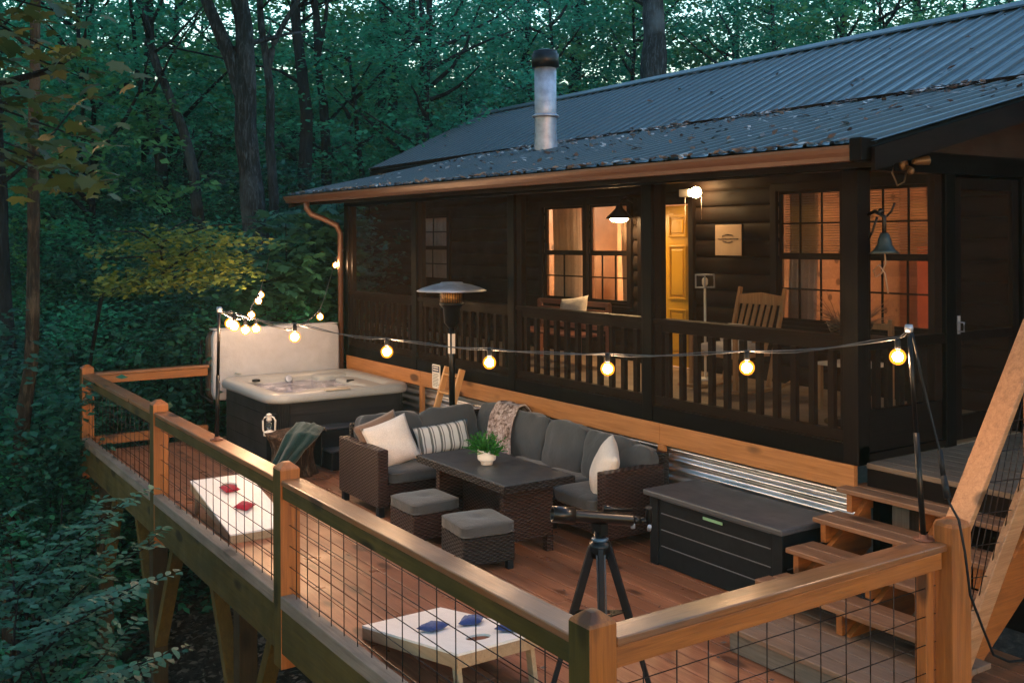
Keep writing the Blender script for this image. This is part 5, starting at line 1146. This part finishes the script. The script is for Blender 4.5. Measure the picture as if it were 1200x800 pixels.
px_tree([(274, -30), (286, 30), (290, 80), (288, 150), (294, 220), (301, 300), (306, 380)], 26, 17.5, 'stout grey tree with a thick limb forking left, biggest trunk beside the tub', 'bark_pale', forks=[([(288, 120), (272, 70), (258, 35), (244, 0), (234, -30)], 17)])
px_tree([(304, -30), (308, 30), (314, 70), (318, 110), (317, 170), (321, 230), (323, 310)], 10, 18.5, 'thin pale tree right beside the stout grey tree', 'bark_pale', forks=[([(315, 80), (322, 50), (335, 25), (350, 0)], 8)], crown=False, top=9)
px_tree([(347, -30), (350, 40), (355, 90), (360, 130), (358, 200), (357, 300)], 14, 21, 'dark upright tree above the end of the porch roof', 'bark', forks=[([(350, 95), (338, 88), (328, 82), (310, 78)], 4)])
px_tree([(366, -20), (372, 20), (374, 80), (380, 120), (383, 180), (384, 260)], 10, 22.5, 'slim dark tree just right of the upright one by the roof end', 'bark', forks=[([(375, 60), (383, 20), (386, -10)], 5)], crown=False)
px_tree([(449, -20), (450, 60), (448, 120), (447, 210)], 9, 27, 'straight slim tree behind the roof, left of the Y-forked one', 'bark')
px_tree([(485, -15), (482, 30), (466, 70), (461, 130), (458, 215)], 10, 25.5, 'Y-forked dark tree behind the left slope of the roof', 'bark', forks=[([(464, 80), (456, 40), (452, -10)], 6)], crown=False)
px_tree([(506, -20), (504, 40), (499, 80), (495, 130), (490, 200)], 9, 28, 'forked tree behind the roof right of the Y-forked one', 'bark', forks=[([(500, 80), (511, 60), (521, 42)], 5)])
px_tree([(684, -20), (679, 30), (675, 70), (673, 140)], 13, 31, 'dark tree with a slight lean behind the flue', 'bark', crown=False)
px_tree([(768, -30), (767, 20), (766, 60), (765, 110)], 27, 24.5, 'massive straight trunk rising right behind the roof ridge', 'bark_pale', crown=False, top=12)
px_tree([(992, -20), (991, 20), (989, 60)], 8, 31, 'thin grey tree behind the ridge, left of the farthest right trunk', 'bark', crown=False)
px_tree([(1077, -20), (1076, 10), (1074, 50)], 9, 31, 'slim trunk behind the ridge farthest to the right', 'bark', crown=False)
px_tree([(622, -20), (620, 40), (616, 110)], 7, 33, 'thin trunk just left of the flue cap', 'bark', crown=False)
# filler trees further back, nothing tells them apart
LBF = 'leafy forest tree in the dusk'
def far_tree(px, py, d, s, k):
    c = at(px, py, d); o = thing('forest_tree', (c.x, c.y, ground_z(c.x, c.y)), LBF, 'tree', 'leafy trees massed in the background woods')
    zt = max(c.z, ground_z(c.x, c.y) + 1.5); b = MB(); g0 = ground_z(c.x, c.y) - 0.2
    trunk_tubes(b, [(c.x, c.y, g0), (c.x + rgt.uniform(-.4, .4), c.y + rgt.uniform(-.4, .4), (g0 + zt) / 2), (c.x, c.y, zt + 1.5 * s)], 0.10 + 0.05 * s, 0.03, 8, 0.1); limbs(b, c, zt - 1.5 * s, zt + 1.6 * s, 0.16, 7, k, 2.2 * s)
    b.build('trunk', M['bark'], o); add_child('crown', CR[k % 4], o, (c.x, c.y, zt), (s, s, s * rgt.uniform(0.8, 1.05)), rgt.uniform(0, 6))
k = 0
for d, ys, x0, x1, step, sc in ((19, (60, 200), -60, 330, 130, 0.9), (24, (20, 130, 225), -60, 520, 120, 1.0), (31, (20, 130), -40, 1240, 120, 1.15), (27.5, (10, 75), 640, 1250, 105, 0.95), (35, (30, 95), 420, 1250, 110, 1.2), (40, (60, 150), -60, 1260, 150, 1.5)):
    for py in ys:
        px = x0 + rgt.uniform(0, 40)
        while px < x1:
            c = at(px, py, d)
            inside = (-19.5 < c.x < 1 and c.y < 17)
            hidden = px > 640 and py > 150 - (px - 640) * 0.2
            if not inside and not hidden and rgt.random() < 0.93:
                far_tree(px, py + rgt.uniform(-25, 25), d + rgt.uniform(-1.8, 1.8), sc * rgt.uniform(0.75, 1.1), k); k += 1
            px += step * rgt.uniform(0.75, 1.25)
print('far trees', k)
# trees added outside the frame, their crowns placed to shade the deck
for i, (x, y, z, s) in enumerate(((-14.5, -3.5, 8.5, 1.9), (-9.5, -4.5, 9.5, 2.0), (-4.5, -4.0, 9.0, 1.9), (1.5, -4.5, 9.0, 2.0), (4.5, 0.5, 9.0, 1.9), (5.5, 6.0, 9.5, 1.8), (-7.0, -0.5, 11.5, 1.5), (-12.5, 0.5, 12.0, 1.3), (-1.5, 0.5, 11.5, 1.5))):
    gz = ground_z(x, y); o = thing('forest_tree', (x, y, gz), LBF, 'tree', 'leafy trees massed in the background woods'); b = MB()
    trunk_tubes(b, [(x - 1, y - 2, gz - .2), (x - .5, y - 1.2, z * 0.5), (x, y, z + 1)], 0.2, 0.06, 8, 0.1); b.build('trunk', M['bark'], o); add_child('crown', CR[i % 4], o, (x, y, z), (s, s, s * 0.7), i * 1.3)
# understory shrubs
def shrub(px, py, d, s, k, label, grp, nm='shrub', me=None, zoff=0.0):
    c = at(px, py, d); gz = ground_z(c.x, c.y); o = thing(nm, (c.x, c.y, gz), label, 'shrub', grp); b = MB()
    for j in range(4):
        a = j * 1.7 + k; t = Vector((c.x + 0.5 * s * math.cos(a), c.y + 0.5 * s * math.sin(a), max(gz + 0.6, c.z + 0.3))); b.tube([(c.x, c.y, gz - 0.1), ((c.x + t.x) / 2, (c.y + t.y) / 2, (gz + t.z) / 2 + 0.1), t], [0.03, 0.02, 0.008], 5)
    b.build('stems', M['bark'], o); add_child('foliage', me or BU[k % 3], o, (c.x, c.y, max(c.z, gz + 0.5) + zoff), (s, s, s * 0.85), k * 1.1)
LS = 'dense dark green shrub on the slope beyond the deck'; k = 0
for d, ys, x0, x1, st_p in ((13.0, (500, 590, 680), -40, 240, 78), (15.5, (430, 520), -50, 330, 72), (17.5, (330, 410, 480), -50, 420, 74), (20.5, (270, 340, 400), -60, 470, 76), (24, (230, 290, 340), -60, 480, 76)):
    for py in ys:
        px = x0 + rgt.uniform(0, 30)
        while px < x1:
            c = at(px, py, d + rgt.uniform(-0.8, 0.8)); 
            if not (c.x > -14.3 and c.y > 1.8) and not (-19.5 < c.x and c.y > 8) and not (d < 14 and px > 130 and py > 560):
                shrub(px, py + rgt.uniform(-15, 15), d + rgt.uniform(-0.8, 0.8), rgt.uniform(0.8, 1.25), k, LS, 'dense shrubs on the wooded slope'); k += 1
            px += st_p * rgt.uniform(0.8, 1.2)
print('shrubs', k)
# lit maple sapling reaching towards the lights, and large-leafed saplings by the porch end
rg = np.random.default_rng(5)
def layered(name, c0, half, layers, per, leaf, mat, seed, shape='maple', lift=0.5):
    rg = np.random.default_rng(seed); P = []; 
    for l in range(layers):
        z = (l / max(1, layers - 1) - 0.5) * 2 * half[2]; cx, cy = rg.uniform(-.4, .4, 2) * np.array(half[:2]); n = per
        a = rg.uniform(0, 2 * PI, n); q = np.sqrt(rg.uniform(0, 1, n)); k_ = 0.6 + 0.4 * rg.uniform()
        x = cx + half[0] * k_ * q * np.cos(a); y = cy + half[1] * k_ * q * np.sin(a)
        P.append(np.stack([x, y, z - 0.12 * (x ** 2 + y ** 2) / max(half[0], half[1]) + rg.normal(0, 0.05, n)], 1))
    P = np.concatenate(P); n = len(P); Nn = np.stack([rg.normal(0, 0.35, n), rg.normal(0, 0.35, n), np.ones(n)], 1)
    D = P * np.array([1, 1, 0.2]) + rg.normal(0, 0.5, (n, 3)) + np.array([0, 0, -0.2])
    return leaf_mesh(name, P, Nn, D, leaf * rg.uniform(0.6, 1.25, n), mat, shape)
lm = at(205, 300, 13.2); gz = gz_(lm); o = thing('maple_sapling', (lm.x, lm.y, gz), 'young maple with layered yellow-green leaves lit by the string lights', 'tree')
b = MB().tube([(lm.x - 1.5, lm.y - 1.1, gz - .1), (lm.x - 1.4, lm.y - 1.0, (gz + lm.z) / 2), (lm.x - 1.0, lm.y - .7, lm.z - 0.5), (lm.x - .2, lm.y - .1, lm.z - 0.2), (lm.x + .4, lm.y + .2, lm.z + 0.15)], [0.05, 0.04, 0.03, 0.02, 0.008], 8)
for a in range(9): b.tube([(lm.x - .2, lm.y - .1, lm.z - 0.35 + 0.08 * a), (lm.x + 0.55 * math.cos(a * 1.9), lm.y + 0.55 * math.sin(a * 1.9), lm.z - .15 + 0.08 * a), (lm.x + 1.1 * math.cos(a * 1.9), lm.y + 1.1 * math.sin(a * 1.9), lm.z - 0.2 + 0.09 * a)], [0.018, 0.012, 0.004], 5)
b.build('trunk', M['bark'], o)
add_child('crown', layered('crown', lm, (1.15, 1.15, 0.36), 10, 230, 0.08, M['leaf_lamplit'], 3), o, lm)
for i, (px, py, d, s) in enumerate(((335, 300, 15.3, 1.0), (372, 335, 16.4, 0.9), (310, 355, 15.0, 0.9), (350, 400, 16.0, 0.85), (395, 275, 16.5, 0.8), (295, 420, 16.0, 0.9))):
    c = at(px, py, d); gz = gz_(c); lab = ('large-leafed sapling between the stout grey tree and the cabin', 'large-leafed sapling against the porch downspout', 'large-leafed sapling just behind the tub cover', 'low large-leafed plant right behind the tub cover', 'large-leafed sapling under the porch roof end', 'low large-leafed plant beyond the end railing')[i]
    o = thing('maple_sapling', (c.x, c.y, gz), lab, 'sapling', 'large-leafed saplings by the porch'); b = MB().tube([(c.x, c.y, gz - .1), (c.x + .1, c.y, (gz + c.z) / 2), (c.x, c.y, c.z + 0.5)], [0.03, 0.022, 0.008], 6)
    for a in range(7): b.tube([(c.x, c.y, c.z - 0.4 + 0.12 * a), (c.x + 0.7 * s * math.cos(a * 2.1), c.y + 0.7 * s * math.sin(a * 2.1), c.z - 0.35 + 0.13 * a)], [0.01, 0.004], 5)
    b.build('stem', M['bark'], o); add_child('foliage', layered('foliage', c, (0.85 * s, 0.85 * s, 0.62 * s), 8, 60, 0.20, M['leaf_big'], 60 + i), o, c)
# near maple branches at the top left
def branch_leaves(o, stems, leafmesh_args, mat_b='bark'):
    b = MB()
    for s_ in stems: b.tube(s_, [0.022 * (1 - k / len(s_) * 0.8) for k in range(len(s_))], 6)
    b.build('branch', M[mat_b], o)
c = at(20, 185, 6.3); o = thing('near_maple', (c.x, c.y, ground_z(c.x, c.y)), 'near maple with big olive leaves and a few yellowing ones, upper left corner', 'tree')
c0 = at(-120, 150, 7.0)
b = trunk_tubes(MB(), [(c0.x, c0.y, gz_(c0) - .2), (c0.x + .1, c0.y, 0), (c0.x, c0.y, 4.2)], 0.13, 0.06, 10, 0.05)
tips = [(100, 20, 6.5), (60, 120, 6.2), (110, 165, 6.4), (40, 200, 6.0), (125, 215, 6.3), (10, 120, 5.8), (70, 60, 6.8), (20, 30, 6.6), (80, 195, 6.1), (5, 60, 6.0), (100, 90, 6.8), (55, 165, 6.6)]
for px, py, d in tips:
    e = at(px, py, d); s_ = Vector((c0.x, c0.y, min(4.2, e.z + 0.25))); m_ = s_.lerp(e, 0.55) + Vector((0, 0, 0.14)); b.tube([s_, s_.lerp(m_, 0.5) + Vector((0, 0, .05)), m_, e], [0.02, 0.014, 0.009, 0.004], 6)
e = [at(px, py, 7.2) for px, py in ((-60, 110), (30, 88), (60, 80), (88, 62), (101, 40), (103, 18))]; b.tube(e, [0.03, 0.025, 0.022, 0.018, 0.012, 0.007], 7)
b.build('trunk', M['bark'], o)
P = []
for px, py, d in tips:
    n = 20
    for i in range(n):
        q = at(px + rg.normal(-14, 26), py + rg.normal(-4, 13), d + rg.normal(0, 0.28)); P.append(tuple(q))
P = np.array(P); n = len(P); Nn = np.stack([rg.normal(0.1, 0.4, n), rg.normal(0, 0.4, n), np.full(n, 0.85)], 1); D = rg.normal(0, 1, (n, 3)) + np.array([0.55, 0.7, -0.55])
me = leaf_mesh('crown', P - np.array(o['_o']), Nn, D, 0.135 * rg.uniform(0.6, 1.3, n), M['leaf_maple'], 'maple'); add_child('crown', me, o, o['_o'])
# near saplings lower left, sprays of oval leaves along twigs
def twig_plant(label, stems, leaf, seed, ln=0.095):
    rg = random.Random(seed); c = Vector(stems[0][0]); gz = gz_(c); o = thing('woodland_sapling', (c.x, c.y, gz), label, 'sapling', 'near saplings below the deck'); b = MB(); P = []; Nn = []; D = []
    for a_, e_ in stems:
        a_, e_ = Vector(a_), Vector(e_); b.tube([a_, a_.lerp(e_, .5) + Vector((0, 0, .08)), e_], [0.012, 0.008, 0.003], 5)
        d = (e_ - a_); L_ = d.length; dn = d.normalized(); s_ = dn.cross(UP).normalized()
        for k in range(int(L_ / 0.22)):
            t = (k + 1) / (L_ / 0.22); p = a_.lerp(e_, t) + Vector((0, 0, .08 * 4 * t * (1 - t)))
            for sg in (-1, 1):
                tw = (dn * 0.55 + s_ * sg).normalized(); tl = rg.uniform(0.25, 0.5) * (1.15 - t * 0.5); q = p + tw * tl + Vector((0, 0, -.03)); b.tube([p, q], [0.004, 0.002], 4)
                ts_ = tw.cross(UP).normalized()
                for j in range(int(tl / (ln * 0.62)) + 1):
                    r_ = p.lerp(q, min(1, (j + 1) * ln * 0.62 / tl))
                    for s2 in (-1, 1):
                        dd = (tw * 0.5 + ts_ * s2).normalized(); P.append(tuple(r_ + dd * ln * 0.5)); D.append(tuple(dd + Vector((0, 0, -.15)))); Nn.append((rg.gauss(0, .22), rg.gauss(0, .22), 1))
    b.tube([(c.x, c.y, gz - .1), c], [0.02, 0.013], 6); b.build('stem', M['bark'], o)
    n = len(P); me = leaf_mesh('foliage', np.array(P) - np.array(o['_o']), np.array(Nn), np.array(D), ln * np.random.default_rng(seed).uniform(0.7, 1.25, n), leaf, 'oval'); add_child('foliage', me, o, o['_o'])
for i, (px, py, d, tipsx, lab) in enumerate((
    (20, 760, 7.4, ((120, 628), (180, 632), (60, 610), (10, 640), (95, 660)), 'sapling with rows of pale oval leaves reaching highest towards the deck posts'),
    (10, 800, 6.8, ((130, 690), (160, 682), (80, 700), (20, 690), (110, 705)), 'sapling with oval leaf sprays in the lower left, below the highest one'),
    (60, 860, 6.6, ((170, 772), (130, 755), (90, 760), (40, 765), (10, 745)), 'sapling with oval leaf sprays at the bottom left corner'),
    (-20, 740, 7.8, ((60, 650), (110, 595), (0, 600), (150, 580)), 'thin sapling at the left edge with twigs crossing before the deck end'))):
    c = at(px, py, d); stems = [(tuple(c), tuple(at(qx, qy, d + random.uniform(-0.9, 0.9)))) for qx, qy in tipsx]; twig_plant(lab, stems, M['leaf_big'], 70 + i, 0.082)
# ground cover, leaf litter
n = 26000; rg = np.random.default_rng(8); P = []
while len(P) < n:
    d = rg.uniform(8.5, 30); px = rg.uniform(-60, 480); q = at(px, 300, d); x, y = q.x, q.y
    if x > -13.9 and y > 1.6: continue
    if x > -19.4 and y > 8: continue
    if d < 14.5 and px > 110 + (d - 8) * 14: continue
    P.append((x, y, ground_z(x, y) + abs(rg.normal(0.0, 0.22)) + 0.05))
P = np.array(P); Nn = np.stack([rg.normal(0, .4, n), rg.normal(0, .4, n), np.ones(n)], 1)
me = leaf_mesh('ground_cover', P, Nn, rg.normal(0, 1, (n, 3)), 0.13 * rg.uniform(.6, 1.3, n), M['leaf_low'], 'quad'); o = bpy.data.objects.new('ground_cover', me); COL.objects.link(o); o['kind'] = 'stuff'; tag(o, 'low leafy ground cover carpeting the forest slope', 'ground cover')
pts = []
for i in range(9000):
    d = random.uniform(5.5, 15); px = random.uniform(60, 520); q = at(px, 300, d); x, y = q.x, q.y
    pts.append((x, y, ground_z(x, y) + 0.02 + random.random() * 0.03))
leaf_bits(pts, 0.05, M['leaf_litter'], 'leaf_litter', 'dry leaf litter on the dark ground below the deck', 0.5, 9)
# timber steps cut into the slope
c = at(228, 395, 19.5); ws = thing('garden_steps', (c.x, c.y, gz_(c)), 'dark timber steps climbing the wooded slope at the left', 'steps')
for i in range(8):
    a = at(200 + i * 1, 402 - i * 7.2, 19.0 + i * 0.32); e = at(272 - i * 1, 400 - i * 7.2, 19.0 + i * 0.32); MB().bar(a, e, 0.2, 0.07).build('tread', greyw(0), ws)
# ------------------------------------------------------------------ light: dusk sky, weak soft sun, the lamps of the place
w = bpy.data.worlds.new('World'); scene.world = w; w.use_nodes = True; nt = w.node_tree; nt.nodes.clear()
sky = nt.nodes.new('ShaderNodeTexSky'); sky.sky_type = 'NISHITA'; sky.sun_disc = False
SUN_EL, SUN_AZ = math.radians(3.2), math.radians(115)
sky.sun_elevation = SUN_EL; sky.sun_rotation = SUN_AZ; sky.air_density = 1.6; sky.dust_density = 0.3; sky.ozone_density = 3.4
bg = nt.nodes.new('ShaderNodeBackground'); bg.inputs[1].default_value = 0.15; ow_ = nt.nodes.new('ShaderNodeOutputWorld')
nt.links.new(sky.outputs[0], bg.inputs[0]); nt.links.new(bg.outputs[0], ow_.inputs[0])
sl_ = bpy.data.lights.new('sun', 'SUN'); sl_.energy = 0.03; sl_.angle = math.radians(40); sl_.color = (0.75, 0.85, 1.0)
so = bpy.data.objects.new('sun', sl_); COL.objects.link(so)
sdir = Vector((math.sin(SUN_AZ) * math.cos(SUN_EL), math.cos(SUN_AZ) * math.cos(SUN_EL), math.sin(SUN_EL)))
so.rotation_euler = sdir.to_track_quat('Z', 'Y').to_euler()
def lamp(loc, e, col=(1, 0.55, 0.22), r=0.05, nm='lamp'):
    l = bpy.data.lights.new(nm, 'POINT'); l.energy = e; l.color = col; l.shadow_soft_size = r; o = bpy.data.objects.new(nm, l); o.location = loc; COL.objects.link(o)
lamp((-11.2, 10.6, 3.3), 33, (1, 0.74, 0.46), 0.15, 'room_lamp')
lamp((-6.5, 10.8, 3.3), 6.5, (1, 0.62, 0.42), 0.15, 'room_lamp')
lamp((-15.5, 11, 3.2), 6, (1, 0.42, 0.3), 0.15, 'room_lamp')
scene.view_settings.view_transform = 'Standard'; scene.view_settings.look = 'None'; scene.view_settings.gamma = 1.0
scene.view_settings.exposure = 3.75
scene.cycles.max_bounces = 7; scene.cycles.transparent_max_bounces = 16; scene.cycles.diffuse_bounces = 4
scene.cycles.sample_clamp_indirect = 4.0

hz = MB().box((-66, -36, -14), (26, 66, 24)); m, nt, out = new_mat('haze_air'); pv = nt.nodes.new('ShaderNodeVolumePrincipled')
pv.inputs['Color'].default_value = (0.55, 0.92, 0.86, 1); pv.inputs['Density'].default_value = 0.0008; nt.links.new(pv.outputs[0], out.inputs['Volume'])
o = hz.build('haze', m, origin=(0, 0, 0)); o['kind'] = 'stuff'
scene.cycles.volume_bounces = 1
